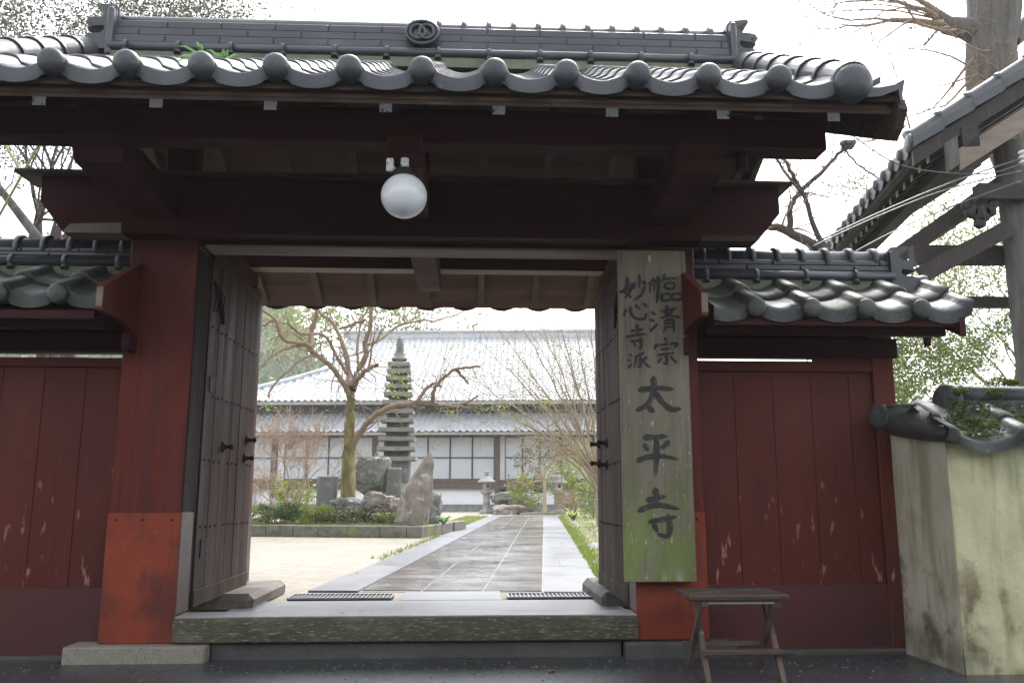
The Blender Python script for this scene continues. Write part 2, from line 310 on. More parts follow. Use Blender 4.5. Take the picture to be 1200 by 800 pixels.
# ------------------------------------------------------------------ ground and setting
GZ, IZ = 0.10, 0.25
BLOCKER_H = 6.5  # height of the slope added behind the camera as a light blocker
def struct(mb, name, mat): return tag(mb.build(name, mat), kind='structure')
g = MB(); g.add([(-300,-200,-.3),(300,-200,-.3),(300,400,-.3),(-300,400,-.3)], [(0,1,2,3)]); struct(g, 'ground', M['soil'])
g = MB(); g.box((-9,-9,-.2),(9,5.0,GZ)); struct(g, 'road', M['asphalt'])
g = MB(); g.box((-40,5.32,-.2),(40,75,IZ)); struct(g, 'gravel_court', M['gravel'])
# path frame: rotated clockwise about the world origin
PA = R(4.75)
def P(u, v, z=0): return Vector((u*math.cos(PA)+v*math.sin(PA), -u*math.sin(PA)+v*math.cos(PA), z))
g = MB(); b0 = MB()
def pbox(mb, u0, u1, v0, v1, z0, z1, j=0):
    vs = [P(u0,v0,z0),P(u1,v0,z0),P(u1,v1,z0),P(u0,v1,z0),P(u0,v0,z1),P(u1,v0,z1),P(u1,v1,z1),P(u0,v1,z1)]
    if j: 
        d = random.uniform(-j, j)
        for k in range(4, 8): vs[k].z += d + random.uniform(-j*.4, j*.4)
    mb.add(vs, [(0,3,2,1),(4,5,6,7),(0,1,5,4),(1,2,6,5),(2,3,7,6),(3,0,4,7)])
pbox(g, -1.44, .0, 6.8, 29.6, IZ-.05, IZ+.004); struct(g, 'path_bed', M['joint'])
g = MB()
for k, (u0, u1) in enumerate(((-1.42,-.95),(-.945,-.475),(-.47,-.01))):
    v = 6.85
    while v < 29.4:
        l = random.uniform(.75, 1.15); pbox(g, u0, u1-.010, v, min(v+l-.018, 29.5), IZ-.04, IZ+.012, .0015); v += l
struct(g, 'path', M['slab'])
g = MB()
v = 6.75
while v < 29.4:
    pbox(g, -1.82, -1.435, v, min(v+1.19, 29.6), IZ-.04, IZ+.016, .001); pbox(g, .0, .46, v, min(v+1.19, 29.6), IZ-.04, IZ+.016, .001); v += 1.2
struct(g, 'path_edging', M['slabedge'])
g = MB(); g.box((-1.55,5.33,IZ-.1),(1.0,6.19,IZ+.02), .01); g.box((-.5,6.2,IZ-.1),(.22,6.75,IZ+.02),.005)
struct(g, 'gate_threshold_paving', M['slabedge'])
g = MB(); g.add([P(.47,6.5,IZ+.006),P(9,6.5,IZ+.006),P(12,40,IZ+.006),P(.6,40,IZ+.006)],[(0,1,2,3)]); struct(g, 'garden_soil', M['soil'])
# moss edge beside the path and rough grass
def tufts(name, mat, pts, h, w, label, kind='stuff', lean=.35):
    m = MB()
    for p in pts:
        for k in range(3):
            a = random.uniform(0, 6.28); hh = h*random.uniform(.5,1.2); d = Vector((math.cos(a), math.sin(a), 0)); q = Vector(p)+Vector((random.uniform(-.02,.02), random.uniform(-.02,.02), 0))
            s_ = Vector((-d.y, d.x, 0))*w*.5; m.add([q-s_, q+s_, q+d*hh*lean+Vector((0,0,hh))], [(0,1,2)])
    return tag(m.build(name, mat), label, None, None, kind)
pts = []
for i in range(1500):
    v = 6.6+22*random.random()**1.2; pts.append(P(.47+abs(random.gauss(0,.09)), v, IZ+.01))
for i in range(1800):
    v = random.uniform(10, 32); pts.append(P(random.uniform(.6,3.5), v, IZ+.01))
for i in range(350): v = random.uniform(10,29); pts.append(P(-1.84-abs(random.gauss(0,.06)), v, IZ))
for i in range(900): pts.append(P(random.uniform(-2.6,-1.9), random.uniform(21,29), IZ))
tufts('grass', M['grass'], pts, .06, .012, 'sparse short grass along the path edges')

# unseen dark slope added behind the camera to keep light off the gate front
g = MB(); n = 40; vs = []
for j in range(12):
    for i in range(n+1):
        x = -34+68*i/n; f = j/11
        vs.append((x, -6.5-9*f-.004*x*x*0, -.1+BLOCKER_H*f**.8*(1+.10*noise.noise(Vector((x*.2, f*2, 4))))+.4*noise.noise(Vector((x*.6, f*6, 9)))*min(1,f*4)))
g.add(vs, [(j*(n+1)+i, (j+1)*(n+1)+i, (j+1)*(n+1)+i+1, j*(n+1)+i+1) for j in range(11) for i in range(n)], 0, True)
struct(g, 'hills', M['light_blocker'])  # hill-shaped light blocker, added out of view
g = MB(); rnd = random.Random(61)
for k in range(420):
    x = rnd.uniform(-3.2, 2.45); y = 4.86-abs(rnd.gauss(0,.18)) if rnd.random() < .7 else rnd.uniform(3.9, 4.85); z = GZ; s0 = rnd.uniform(.003,.010)
    if -2.25 < x < -1.4 and y > 4.85: continue
    pts_ = [(x+rnd.uniform(-1,1)*s0, y+rnd.uniform(-1,1)*s0, z+rnd.uniform(0,1)*s0) for _ in range(4)]+[(x,y,z+s0)]
    g.add([(x-s0,y-s0*.7,z),(x+s0,y-s0*.6,z),(x+s0*.7,y+s0,z),(x-s0*.8,y+s0*.8,z),(x,y,z+s0*.9)], [(0,1,4),(1,2,4),(2,3,4),(3,0,4)])
tag(g.build('grit', M['stonedark']), 'grit and crumbs lying on the wet asphalt before the gate', None, None, 'stuff')
# ------------------------------------------------------------------ tile roofs
def tile_roof(mb, x0, x1, xd, p, ye, ze, yr, zr, nc, rollw=.062, rollh=.05, dip=.035, th=.016, lip=.05, sgn=1):
    """courses of curved tiles from the eave (ye,ze) to the ridge (yr,zr); rolls at xd + k*p"""
    n = max(2, int((x1-x0)/p*28)); L_ = math.hypot(yr-ye, zr-ze); sy, sz = (yr-ye)/L_, (zr-ze)/L_; ny, nz_ = -sz*sgn, sy*sgn
    if nz_ < 0: ny, nz_ = -ny, -nz_
    def h(x):
        u = ((x-xd)/p + .5) % 1 - .5; d = abs(u)*p
        if d < rollw: return rollh*math.sqrt(max(0, 1-(d/rollw)**2))**.8*1.0
        t = (d-rollw)/(p/2-rollw); return -dip*math.sin(t*math.pi/2)
    xs = [x0+(x1-x0)*i/n for i in range(n+1)]; hs_ = [h(x) for x in xs]
    cl = L_/nc
    for c in range(nc):
        a0 = c*cl; a1 = (c+1)*cl + .02
        rows = []
        for (s_, o) in ((a0, -th-.001), (a0-.004, th*.5), (a0+.004, th), ((a0+a1)/2, th*.5), (a1, -.001)):
            oo = o - (lip if (c == 0 and s_ == a0) else 0)
            if c == 0 and s_ == a0 and o < 0: rows.append([(x, ye+sgn*.006-abs(0), ze+nz_*(hh*.8)-lip) for x, hh in zip(xs, hs_)])
            else: rows.append([(x, ye+sy*s_+ny*(hh+oo), ze+sz*s_+nz_*(hh+oo)) for x, hh in zip(xs, hs_)])
        vs = [q for r_ in rows for q in r_]; m_ = n+1
        fs = [(r_*m_+i, r_*m_+i+1, (r_+1)*m_+i+1, (r_+1)*m_+i) if sgn > 0 else (r_*m_+i+1, r_*m_+i, (r_+1)*m_+i, (r_+1)*m_+i+1) for r_ in range(4) for i in range(n)]
        mb.add(vs, fs, 0, True)
def disc(mb, c, r, d=.03, dirv=(0,-1,0)):
    mb.lathe(c, dirv, [(r*.96,-.06),(r,-.05),(r,0),(r*.93,d*.45),(r*.75,d*.8),(r*.45,d),(.0005,d*1.08)], 24)
def barrels(mb, x, ye, ze, yr, zr, r, nc):
    L_ = math.hypot(yr-ye, zr-ze)
    for c in range(nc):
        pr = []
        for t, rr in ((0, 1.10), (.06, 1.12), (.10, 1.12), (.11, 1.0), (.98, .96)):
            q = (c+t)/nc; pr.append((r*rr, q*L_))
        mb.lathe((x, ye, ze), (0, yr-ye, zr-ze), pr, 20)
        mb.lathe((x, ye, ze), (0, yr-ye, zr-ze), [(r*.9, c/nc*L_), (r*1.10, c/nc*L_)], 20)
def oni(mb, x, y, z, s, d, flip):
    """stepped, scrolling ridge-end tile; silhouette in x-z, thickness along y"""
    pol = [(-.1,-.2),(.55,-.2),(.60,-.06),(.70,-.02),(.62,.08),(.74,.13),(.66,.22),(.35,.24),(.22,.34),(.24,.46),(.62,.42),(.55,.50),(.68,.57),(.60,.68),(.30,.70),(.20,.78),(.16,.88),(.46,1.0),(.42,1.06),(0,1.02),(-.1,.9)]
    mb.prism([(x+(-q if flip else q)*s, z+w*s) for (q, w) in pol], 'y', y-d, y+d)
    mb.prism([(x+(-q if flip else q)*s*.8, z+w*s*.9+.02*s) for (q, w) in pol], 'y', y-d*1.35, y+d*1.35)
def ridge(tile, mort, x0, x1, y, z, zt, half, p, xc, pipe=True, nn=3):
    """ridge stack"""
    mort.box((x0, y-half-.015, z-.03), (x1, y+half+.015, z+.035))
    zz = z+.036
    for sgn in (-1, 1):
        yy = y+sgn*(half+.005)
        tile.tube([(x0, yy, zz+.03), (x1, yy, zz+.03)], .032, 14)
        k = math.ceil((x0-xc)/p)
        while xc+k*p < x1-.02:
            xx = xc+k*p; tile.tube([(xx-.014, yy, zz+.03), (xx+.014, yy, zz+.03)], .042, 14); tile.tube([(xx, yy+sgn*.008, zz+.02), (xx, yy+sgn*.02, zz-.02)], [.02, .022], 10); k += 1
    tile.box((x0, y-half, zz), (x1, y+half, zz+.065)); zz += .066
    top = zt-.075; hN = (top-zz)/nn
    for i in range(nn):
        hw = half*(1.0-.10*i); x = x0-(.17*(i % 2))
        while x < x1:
            a, b = max(x, x0), min(x+.335, x1)
            if b-a > .02: tile.box((a+.0015, y-hw, zz+.002), (b-.0015, y+hw, zz+hN-.004), .004)
            x += .34
        tile.box((x0+.004, y-hw+.012, zz), (x1-.004, y+hw-.012, zz+hN)); zz += hN
    cr = .062
    tile.lathe((x0, y, top+.012), (1,0,0), [(.001,0),(cr,0),(cr,x1-x0),(.001,x1-x0)], 20)
    k = math.ceil((x0-xc)/p*1.0)
    while xc+k*p*.5 < x1-.02:
        xx = xc+k*p*.5
        if xx > x0+.02: tile.lathe((xx-.02, y, top+.012), (1,0,0), [(cr,0),(cr+.02,.003),(cr+.022,.035),(cr,.04)], 20)
        k += 1

XC = -.345
gate = thing('temple_gate', 'dark red timber temple gate with grey tiled roof and two open doors', 'gate', (XC, 5.1, GZ))
# main tile roof
XD, TP = 1.391, .326
t = MB()
tile_roof(t, -2.50, 1.81, XD, TP, 3.60, 2.868, 5.12, 3.685, 7, rollh=.036, dip=.026, lip=.062, th=.013)
x = XD
while x > -2.3: disc(t, (x, 3.575, 2.878), .058, .034); x -= TP
for xx in (1.739, XC*2-1.739):
    barrels(t, xx, 3.6, 2.875, 5.05, 3.73, .082, 7); disc(t, (xx, 3.58, 2.865), .088, .045)
    s_ = 1 if xx > 0 else -1
    # verge tiles outside the last barrel, rising at the outer edge
    for c in range(7):
        y0_ = 3.6+1.5*c/7; z0_ = 2.83+.87*c/7; y1_ = 3.6+1.5*(c+1)/7+.02; z1_ = 2.83+.87*(c+1)/7
        e0, e1 = xx+s_*.07, xx+s_*.255
        prof = [(e0, .0), (xx+s_*.13, .0), (xx+s_*.2, .015), (e1, .045), (e1-s_*.03, -.085), (e1-s_*.035, -.01), (xx+s_*.13, -.045), (e0, -.05)]
        vs = [(a, y0_, z0_+b+.02) for a, b in prof] + [(a, y1_, z1_+b) for a, b in prof]; n_ = len(prof)
        t.add(vs, [list(range(n_)), list(range(n_, 2*n_))[::-1]] + [(i, (i+1) % n_, n_+(i+1) % n_, n_+i) for i in range(n_)])
t.build('front_roof_tiles', M['tile'], gate)
t = MB(); tile_roof(t, -2.50, 1.81, XD, TP, 7.36, 2.715, 5.3, 3.70, 9, sgn=-1, lip=.11)
x = XD
while x > -2.3: disc(t, (x, 7.375, 2.705), .056, .034, (0,1,0)); x -= TP
for xx in (1.739, XC*2-1.739): barrels(t, xx, 7.36, 2.66, 5.36, 3.73, .082, 9); s_ = 1 if xx > 0 else -1
t.prism([(7.36,2.60),(5.2,3.71),(5.2,3.66),(7.36,2.55)], 'x', 1.78, 1.98); t.prism([(7.36,2.60),(5.2,3.71),(5.2,3.66),(7.36,2.55)], 'x', -2.67, -2.47)
t.build('rear_roof_tiles', M['tile'], gate)
t = MB(); m2 = MB(); ridge(t, m2, -2.30, 1.68, 5.2, 3.70, 4.045, .13, TP, XD, nn=3)
rg = t.build('ridge', M['tileridge'], gate); m2.build('ridge_mortar', M['mortar'], rg)
for (xx, fl) in ((1.68, False), (-2.30, True)):
    t = MB(); oni(t, xx, 5.2, 3.80, .27, .09, fl); t.box((xx-.02, 5.04, 3.7),(xx+.02, 5.36, 4.03), .01); t.build('ridge_end_tile', M['tile'], gate)
# crest: two interlocked rings in an oval plate
t = MB(); cx, cy, cz = atY(495, 41, 5.04).x, 5.035, atY(495, 41, 5.04).z
k0 = len(t.v); t.lathe((0,0,0), (0,-1,0), [(.0005,.02),(.075,.02),(.08,.012),(.08,-.03)], 28)
for i in range(k0, len(t.v)): t.v[i] = Vector((t.v[i].x*1.3+cx, t.v[i].y+cy, t.v[i].z+cz))
def ring(mb, c, R_, r, n=28, dr=(0,-1,0), sx=1):
    mb.tube([(c[0]+math.cos(2*math.pi*i/n)*R_*sx, c[1], c[2]+math.sin(2*math.pi*i/n)*R_) for i in range(n+1)], r, 8, False)
ring(t, (cx, cy-.025, cz), .078, .012, sx=1.3); ring(t, (cx-.028, cy-.03, cz), .047, .011); ring(t, (cx+.028, cy-.033, cz), .047, .011); ring(t, (cx+.01, cy-.03, cz), .022, .008)
t.build('crest', M['tileridge'], gate)
# soffit boards and rafters
def soff(Y): return 2.745+.5*(Y-3.75) if Y <= 5.25 else 3.495-.463*(Y-5.25)
t = MB()
for i in range(6):
    a = 3.66+i*.265; b = a+.262
    t.prism([(a, soff(a)+.072),(b, soff(b)+.072),(b, soff(b)+.092),(a, soff(a)+.092)], 'x', -2.62, 1.93)
for i in range(8):
    a = 5.25+i*.258; b = a+.255
    t.prism([(a, soff(a)+.062),(b, soff(b)+.062),(b, soff(b)+.092),(a, soff(a)+.092)], 'x', -2.62, 1.93)
t.build('soffit', M['soffit'], gate)
t = MB(); t.prism([(3.665, 2.75),(3.665,2.83),(3.74,2.87),(3.74,2.80)], 'x', -2.64, 1.95); t.prism([(3.63,2.795),(3.63,2.83),(3.75,2.905),(3.75,2.85)], 'x', -2.66, 1.97)
t.build('eave_board', M['oldwood'], gate)
t = MB(); t.prism([(7.24, 2.635),(7.24,2.70),(7.34,2.66),(7.34,2.605)], 'x', -2.64, 1.95); t.build('eave_board', M['oldwood'], gate)
for xx in (-2.52, -1.99, -1.465, -.945, -.415, .112, .645, 1.175, 1.708):
    t = MB(); h_ = .03
    t.prism([(3.745,2.742),(5.25,soff(5.25)),(5.25,soff(5.25)+.07),(3.745,2.742+.07)], 'x', xx-h_, xx+h_)
    rf = t.build('rafter', M['reddark'], gate)
    t = MB(); t.box((xx-h_+.001,3.739,2.745),(xx+h_-.001,3.744,2.742+.066)); t.build('painted_end', M['whitepaint'], rf)
k = -2.69
while k < 1.95:
    t = MB(); t.prism([(5.26,soff(5.26)-.005),(7.22,soff(7.22)-.005),(7.22,soff(7.22)+.058),(5.26,soff(5.26)+.058)], 'x', k-.027, k+.027); t.build('rafter', M['rafterwood'], gate); k += .459
# bargeboards
for xx in (1.955, -2.685):
    t = MB()
    t.prism([(3.66,2.67),(3.72,2.64),(5.2,3.38),(5.2,3.55),(3.62,2.80),(3.60,2.745)], 'x', xx, xx+.04)
    t.prism([(7.30,2.50),(7.34,2.60),(5.205,3.62),(5.205,3.40)], 'x', xx, xx+.04)
    t.build('bargeboard', M['oldwood'], gate)
# purlins, ridge beam
t = MB(); t.box((-2.52,4.04,2.725),(1.80,4.18,2.885),.008); t.build('front_purlin', M['reddark'], gate)
t = MB(); t.box((-2.52,6.44,2.715),(1.80,6.58,2.86),.006); t.box((-2.52,6.44,2.7145-.004),(1.80,6.58,2.7149), 0, 1); t.build('rear_purlin', [M['reddark'], M['palewood']], gate)
t = MB(); t.box((-2.52,5.17,3.30),(1.80,5.31,3.44),.008); t.build('ridge_beam', M['reddark'], gate)
t = MB(); t.tube([(1.375,4.11,2.73),(1.375,4.11,2.63)], [.032,.03], 10); t.build('hanging_peg', M['reddark'], gate)
# arms over the posts and at the middle
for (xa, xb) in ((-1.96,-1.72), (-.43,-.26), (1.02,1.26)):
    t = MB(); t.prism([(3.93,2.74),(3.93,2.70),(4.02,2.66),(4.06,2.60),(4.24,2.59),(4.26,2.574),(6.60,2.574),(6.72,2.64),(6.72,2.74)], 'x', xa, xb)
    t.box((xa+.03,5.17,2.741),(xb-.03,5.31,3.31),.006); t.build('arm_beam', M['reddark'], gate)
t = MB()
t.box((-1.64,5.16,2.741),(.98,5.20,3.29)); t.v = t.v
# lintel
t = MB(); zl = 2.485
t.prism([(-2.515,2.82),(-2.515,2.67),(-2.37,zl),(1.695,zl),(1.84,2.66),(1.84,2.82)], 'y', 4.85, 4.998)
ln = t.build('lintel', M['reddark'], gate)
t = MB(); t.box((-2.65,4.79,2.823),(1.91,5.06,2.845),.004); t.build('lintel_cap', M['oldwood'], ln)
t = MB(); t.prism([(-2.372,zl+.001),(-2.33,2.535),(-2.04,2.545),(-2.04,zl-.004),(-2.368,zl-.004)], 'y', 4.846, 4.996); t.build('bare_edge', M['palewood'], ln)
t = MB(); t.prism([(1.69,zl+.0),(1.72,2.52),(1.36,2.52),(1.36,zl-.004)], 'y', 4.846, 4.996); t.build('bare_edge', M['oldwood'], ln)
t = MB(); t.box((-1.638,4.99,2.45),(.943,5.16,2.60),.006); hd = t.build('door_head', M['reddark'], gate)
t = MB(); t.box((-1.60,4.986,2.446),(.92,5.164,2.462),.003); t.build('bare_edge', M['palewood'], hd)
# posts with sheet metal cladding
for (xa, xb, sx) in ((-2.04,-1.64,1), (.945,1.348,-1)):
    t = MB(); t.box((xa,5.0,.186),(xb,5.2,2.486),.008); po = t.build('post', M['red'], gate)
    t = MB(); inner = xb if sx > 0 else xa
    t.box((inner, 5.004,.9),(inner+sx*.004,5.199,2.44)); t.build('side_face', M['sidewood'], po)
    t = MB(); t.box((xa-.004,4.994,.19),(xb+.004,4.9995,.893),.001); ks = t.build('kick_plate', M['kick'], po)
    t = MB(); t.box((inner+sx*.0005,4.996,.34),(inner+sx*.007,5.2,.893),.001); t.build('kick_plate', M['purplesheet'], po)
    for xx in (xa+.045, (xa+xb)/2-.01, xb-.045):
        t = MB(); t.ball((xx,4.992,.855), .0075, 5, squash=(1,.6,1)); t.build('rivet', M['iron'], ks)
    # jamb behind the post that the leaf hangs on
    t = MB(); t.box((inner-sx*.10,5.202,.30),(inner+sx*.004,5.27,2.5),.004); t.build('door_jamb', M['sidewood'], gate)
# rear posts
for (xa, xb) in ((-1.86,-1.662), (.975,1.17)):
    t = MB(); t.box((xa,6.46,.36),(xb,6.66,2.574),.008); po = t.build('rear_post', M['red'], gate)
    t = MB(); t.box((xa-.004,6.456,.36),(xb+.004,6.665,.83),.001); t.build('kick_plate', M['purplesheet'], po)
# sill
t = MB(); t.box((-1.637,4.96,.192),(.942,5.16,.322),.008); sil = t.build('sill', M['sillwood'], gate)
t = MB(); t.box((-1.63,4.968,.3222),(.936,5.165,.332),.003); t.build('sill_top', M['silltop'], sil)
# doors
def door(sx, xf, label):
    """leaf with its visible face at x=xf looking towards sx"""
    o = thing('door_leaf_tmp','','')
    bpy.data.objects.remove(o)
    y0, y1, z0, z1 = 5.25, 6.45, .345, 2.50
    t = MB(); n = 6; w = (y1-y0)/n
    for i in range(n): t.box((xf-sx*.05, y0+i*w+.0025, z0+.10), (xf-sx*random.uniform(0,.003), y0+(i+1)*w-.0025, z1-.06), .003)
    t.box((xf-sx*.044, y0+.01, z0+.1), (xf-sx*.006, y1-.01, z1-.06))
    d = t.build('door', M['doorwood'], gate, label=label)
    t = MB(); t.box((xf-sx*.055,y0,z0),(xf+sx*.006,y1,z0+.10),.004); t.build('bottom_rail', M['doorwood'], d)
    t = MB(); t.box((xf-sx*.055,y0,z1-.06),(xf+sx*.006,y1,z1),.004); t.build('top_rail', M['reddark'], d)
    t = MB(); t.lathe((0,0,0), (sx,0,0), [(.0085,0),(.0075,.004),(.004,.007),(.0004,.008)], 8); st0 = t.build('stud', M['iron'], d, False); first = True
    for zz in (.80, 1.20, 1.60, 2.02):
        for i in range(12):
            if random.random() < .08: continue
            o = st0 if first else st0.copy()
            if not first: C.objects.link(o); o.parent = d
            first = False; w0 = Vector(gate.location); o.location = Vector((xf+sx*.001, y0+.05+i*.1, zz+random.uniform(-.004,.004)))-w0
    for (yy, zz) in ((5.68,1.30), (6.26,1.38), (6.22,1.25)) if sx > 0 else ((5.98,1.35), (5.98,1.20), (6.32,1.36), (6.32,1.22)):
        t = MB(); t.lathe((xf, yy, zz), (sx,0,0), [(.038,0),(.036,.006),(.02,.014),(.013,.03),(.012,.045),(.02,.055),(.02,.065),(.0004,.072)], 14)
        t.build('handle', M['iron'], d)
    for (yy, zz, hh) in ((5.33,.62,.07), (5.31,1.62,.06)):
        t = MB(); t.box((xf, yy, zz),(xf+sx*.006, yy+.07, zz+hh*1.6),.002); t.box((xf, yy+.07, zz+.03),(xf+sx*.006, yy+.12, zz+.06),.002); t.build('iron_plate', M['iron'], d)
    # pierced iron ornament near the top hinge
    t = MB()
    for i in range(5):
        t.tube([(xf+sx*.003, 5.30+i*.05, 2.30-.02*i), (xf+sx*.004, 5.33+i*.05, 2.22-.035*i), (xf+sx*.003, 5.31+i*.055, 2.12+.01*i)], .004, 5)
    t.tube([(xf+sx*.003,5.28,2.31),(xf+sx*.003,5.52,2.26),(xf+sx*.003,5.50,2.08),(xf+sx*.003,5.28,2.31)], .005, 5)
    t.build('iron_ornament', M['iron'], d)
door(1, -1.625, 'left door leaf, folded open into the courtyard')
door(-1, .94, 'right door leaf, seen almost edge on beside the sign board')

# stones of the gate
t = MB(); t.box((-2.19,4.90,.06),(-1.44,5.26,.184),.006,jit=.004); solo(t, 'base_stone', M['granite'], 'speckled pale granite block under the left gate post', 'stone block', (-1.8,5.1,.06))
t = MB(); t.box((.86,4.93,.06),(1.5,5.26,.184),.01,jit=.004); solo(t, 'base_stone', M['stonedark'], 'dark damp stone block under the right gate post beside the bench', 'stone block', (1.2,5.1,.06))
t = MB(); t.box((-1.43,5.0,.04),(.85,5.3,.19),.008,jit=.004); solo(t, 'threshold_stone', M['stonedark'], 'long dark damp stone strip under the wooden gate sill', 'stone strip', (-.3,5.1,.04))
for (xa, xb, lb, mt) in ((-1.95,-1.42,'rounded brown footing stone under the open left door', 'footing'), (.86,1.35,'dark wet footing stone at the foot of the right door', 'stonedark')):
    t = MB(); t.box((xa,5.82,IZ-.02),(xb,6.85,.352),.035,jit=.006); solo(t, 'footing_stone', M[mt], lb, 'stone', ((xa+xb)/2,6.3,IZ))
# drains
def drain(x0, x1, y0, y1, lb):
    r_ = thing('drain_grate', lb, 'drain grate', ((x0+x1)/2, (y0+y1)/2, IZ), 0, 'drain grates in the gate paving')
    t = MB(); f = .012; z0, z1 = IZ+.021, IZ+.032
    t.box((x0,y0,z0),(x1,y0+f,z1)); t.box((x0,y1-f,z0),(x1,y1,z1)); t.box((x0,y0+f,z0),(x0+f,y1-f,z1)); t.box((x1-f,y0+f,z0),(x1,y1-f,z1)); t.build('frame', M['metalgrey'], r_)
    t = MB(); x = x0+.03
    while x < x1-.02: t.box((x,y0+f,z0),(x+.008,y1-f,z1-.002)); x += .03
    t.build('bars', M['metalgrey'], r_)
    t = MB(); t.box((x0+.004,y0+.004,IZ+.0005),(x1-.004,y1-.004,IZ+.0205)); t.build('pit', M['dark'], r_)
drain(-1.29,-.56,6.26,6.52,'steel bar drain grate nearer the gravel court')
drain(.26,.92,6.26,6.50,'steel bar drain grate nearer the right door')

# ------------------------------------------------------------------ wings
def wing(s, lab):
    """s=+1 right wing, -1 left wing (mirrored about XC)"""
    def X(x): return x if s > 0 else 2*XC-x
    xend = 2.82 if s > 0 else 2.82+2.2
    wg = thing('gate_side_wall', lab, 'side wall', (X(1.95), 5.2, GZ))
    xe = 2.45 if s > 0 else 4.6
    t = MB(); x = 1.352; i = 0; 
    while x < xe-.02:
        w_ = min(.238, xe-x); t.box((X(x+.0015),5.105+random.uniform(0,.002),.12),(X(x+w_-.0015),5.13,1.735),.002); x += .238
    t.box((X(1.352),5.112,.12),(X(xe),5.14,1.735)); t.build('boards', M['redwing'], wg)
    t = MB(); t.box((X(1.352),5.085,1.735),(X(xe),5.15,1.79),.004); t.build('top_rail', M['redwing'], wg)
    t = MB(); t.box((X(1.352),5.09,.10),(X(xe+.13),5.104,.475),.001); t.build('kick_plate', M['kickdark'], wg)
    t = MB(); t.box((X(1.352),5.06,1.82),(X(xe+.16),5.17,1.94),.006); t.build('beam', M['reddark'], wg)
    t = MB(); t.box((X(1.352),5.13,1.94),(X(xe+.1),5.17,2.35)); t.build('upper_panel', M['reddark'], wg)
    for xx in ([1.36, xe+.0] if s > 0 else [1.36, xe]):
        if xx > 2: t = MB(); t.box((X(xx),5.08,.10),(X(xx+.135),5.22,2.2),.006); t.build('post', M['redwing'], wg)
    if s > 0:
        t = MB(); t.box((X(1.352),5.09,1.79),(X(2.45),5.15,1.8),.001); t.box((X(2.1),5.095,1.80),(X(2.45),5.145,1.82),.001); t.build('slit_filler', M['redwing'], wg)
    # roof
    t = MB(); p_ = .314; xd = 1.575
    if s > 0:
        tile_roof(t, 1.34, 2.82, xd, p_, 4.60, 2.02, 5.07, 2.28, 2, rollw=.05, rollh=.038, dip=.03, th=.026, lip=.055)
        tile_roof(t, 1.34, 2.82, xd, p_, 5.70, 2.03, 5.23, 2.29, 2, rollw=.05, rollh=.045, dip=.04, th=.022, sgn=-1)
        x = xd
        while x < 2.6: disc(t, (x,4.572,2.022), .055, .016); x += p_
    else:
        x0_, x1_ = -5.6, -2.03
        tile_roof(t, x0_, x1_, -2.233, p_, 4.60, 2.06, 5.07, 2.31, 2, rollw=.05, rollh=.038, dip=.03, th=.026, lip=.055)
        tile_roof(t, x0_, x1_, -2.233, p_, 5.70, 2.06, 5.23, 2.31, 2, rollw=.05, rollh=.045, dip=.04, th=.022, sgn=-1)
        x = -2.233
        while x > -5.5: disc(t, (x,4.572,2.06), .055, .016); x -= p_
    tl = t.build('roof_tiles', M['tileold'], wg)
    t = MB(); m2 = MB()
    if s > 0: ridge(t, m2, 1.355, 2.62, 5.15, 2.265, 2.515, .085, p_, 1.43, nn=2)
    else: ridge(t, m2, -5.6, -2.045, 5.15, 2.30, 2.53, .085, p_, -2.12, nn=2)
    rg = t.build('ridge', M['tileridge'], wg); m2.build('ridge_mortar', M['mortar'], rg)
    if s > 0:
        t = MB(); oni(t, 2.62, 5.15, 2.27, .25, .08, False); t.box((2.60,5.05,2.24),(2.64,5.25,2.5),.01)
        t.lathe((2.80,5.12,2.31),(1,-.2,-.1),[(.001,-.1),(.04,-.1),(.042,0),(.05,.02),(.05,.05),(.03,.06),(.001,.06)],14); t.build('ridge_end_tile', M['tile'], wg)
    # eave timber and gable board next to the gate
    a, b = (1.35, 2.74) if s > 0 else (-5.6, -2.05)
    t = MB(); t.prism([(4.62,1.93),(4.62,1.975),(5.1,2.22),(5.1,2.17)], 'x', a, b); t.box((a,4.74,1.90),(b,4.80,1.98),.004); t.box((a,5.50,1.90),(b,5.56,1.98),.004)
    t.prism([(5.68,1.93),(5.68,1.975),(5.2,2.22),(5.2,2.17)], 'x', a, b); t.build('eave_timber', M['reddark'], wg)
    gx = 1.262 if s > 0 else -1.975
    t = MB(); t.prism([(4.50,1.955),(4.50,2.085),(4.99,2.345),(4.99,1.90),(4.80,1.95)], 'x', gx-.02, gx+.02); gb = t.build('gable_board', M['redwing'], wg)
    t = MB(); t.prism([(4.494,1.975),(4.494,2.075),(4.499,2.08),(4.499,1.97)], 'x', gx-.017, gx+.017); t.build('bare_end', M['palewood'], gb)
    t = MB(); t.box((gx-.022 if s < 0 else gx-.022,4.86,1.80),(gx+.022,4.995,1.91),.01); t.build('bracket', M['reddark'], wg)
    if s > 0:
        t = MB(); t.prism([(4.60,1.87),(4.60,1.98),(5.1,2.24),(5.1,2.10)], 'x', 2.742, 2.775); t.prism([(4.93,2.03),(4.97,1.88),(5.0,1.88),(5.03,2.06)], 'x', 2.745, 2.77); t.build('gable_board', M['reddark'], wg)
    # stone strip
    t = MB(); t.box((X(1.50),5.04,.05),(X(xe+.14),5.25,.118),.008,jit=.003); t.build('base_course', M['stonedark'], wg)
M['kickdark'] = pm('dark_red_sheet', (.080,.014,.012), (.050,.010,.010), 2.2, .42, .6, .06, 12, layers=[((.03,.02,.025),3.2,.58,.74,.6,None), ((.3,.2,.19),(6,6,60),.70,.73,.5,(.16,.12))])
wing(1, 'red boarded side wall right of the gate with small two-course tiled roof')
wing(-1, 'red boarded side wall left of the gate with small tiled roof')

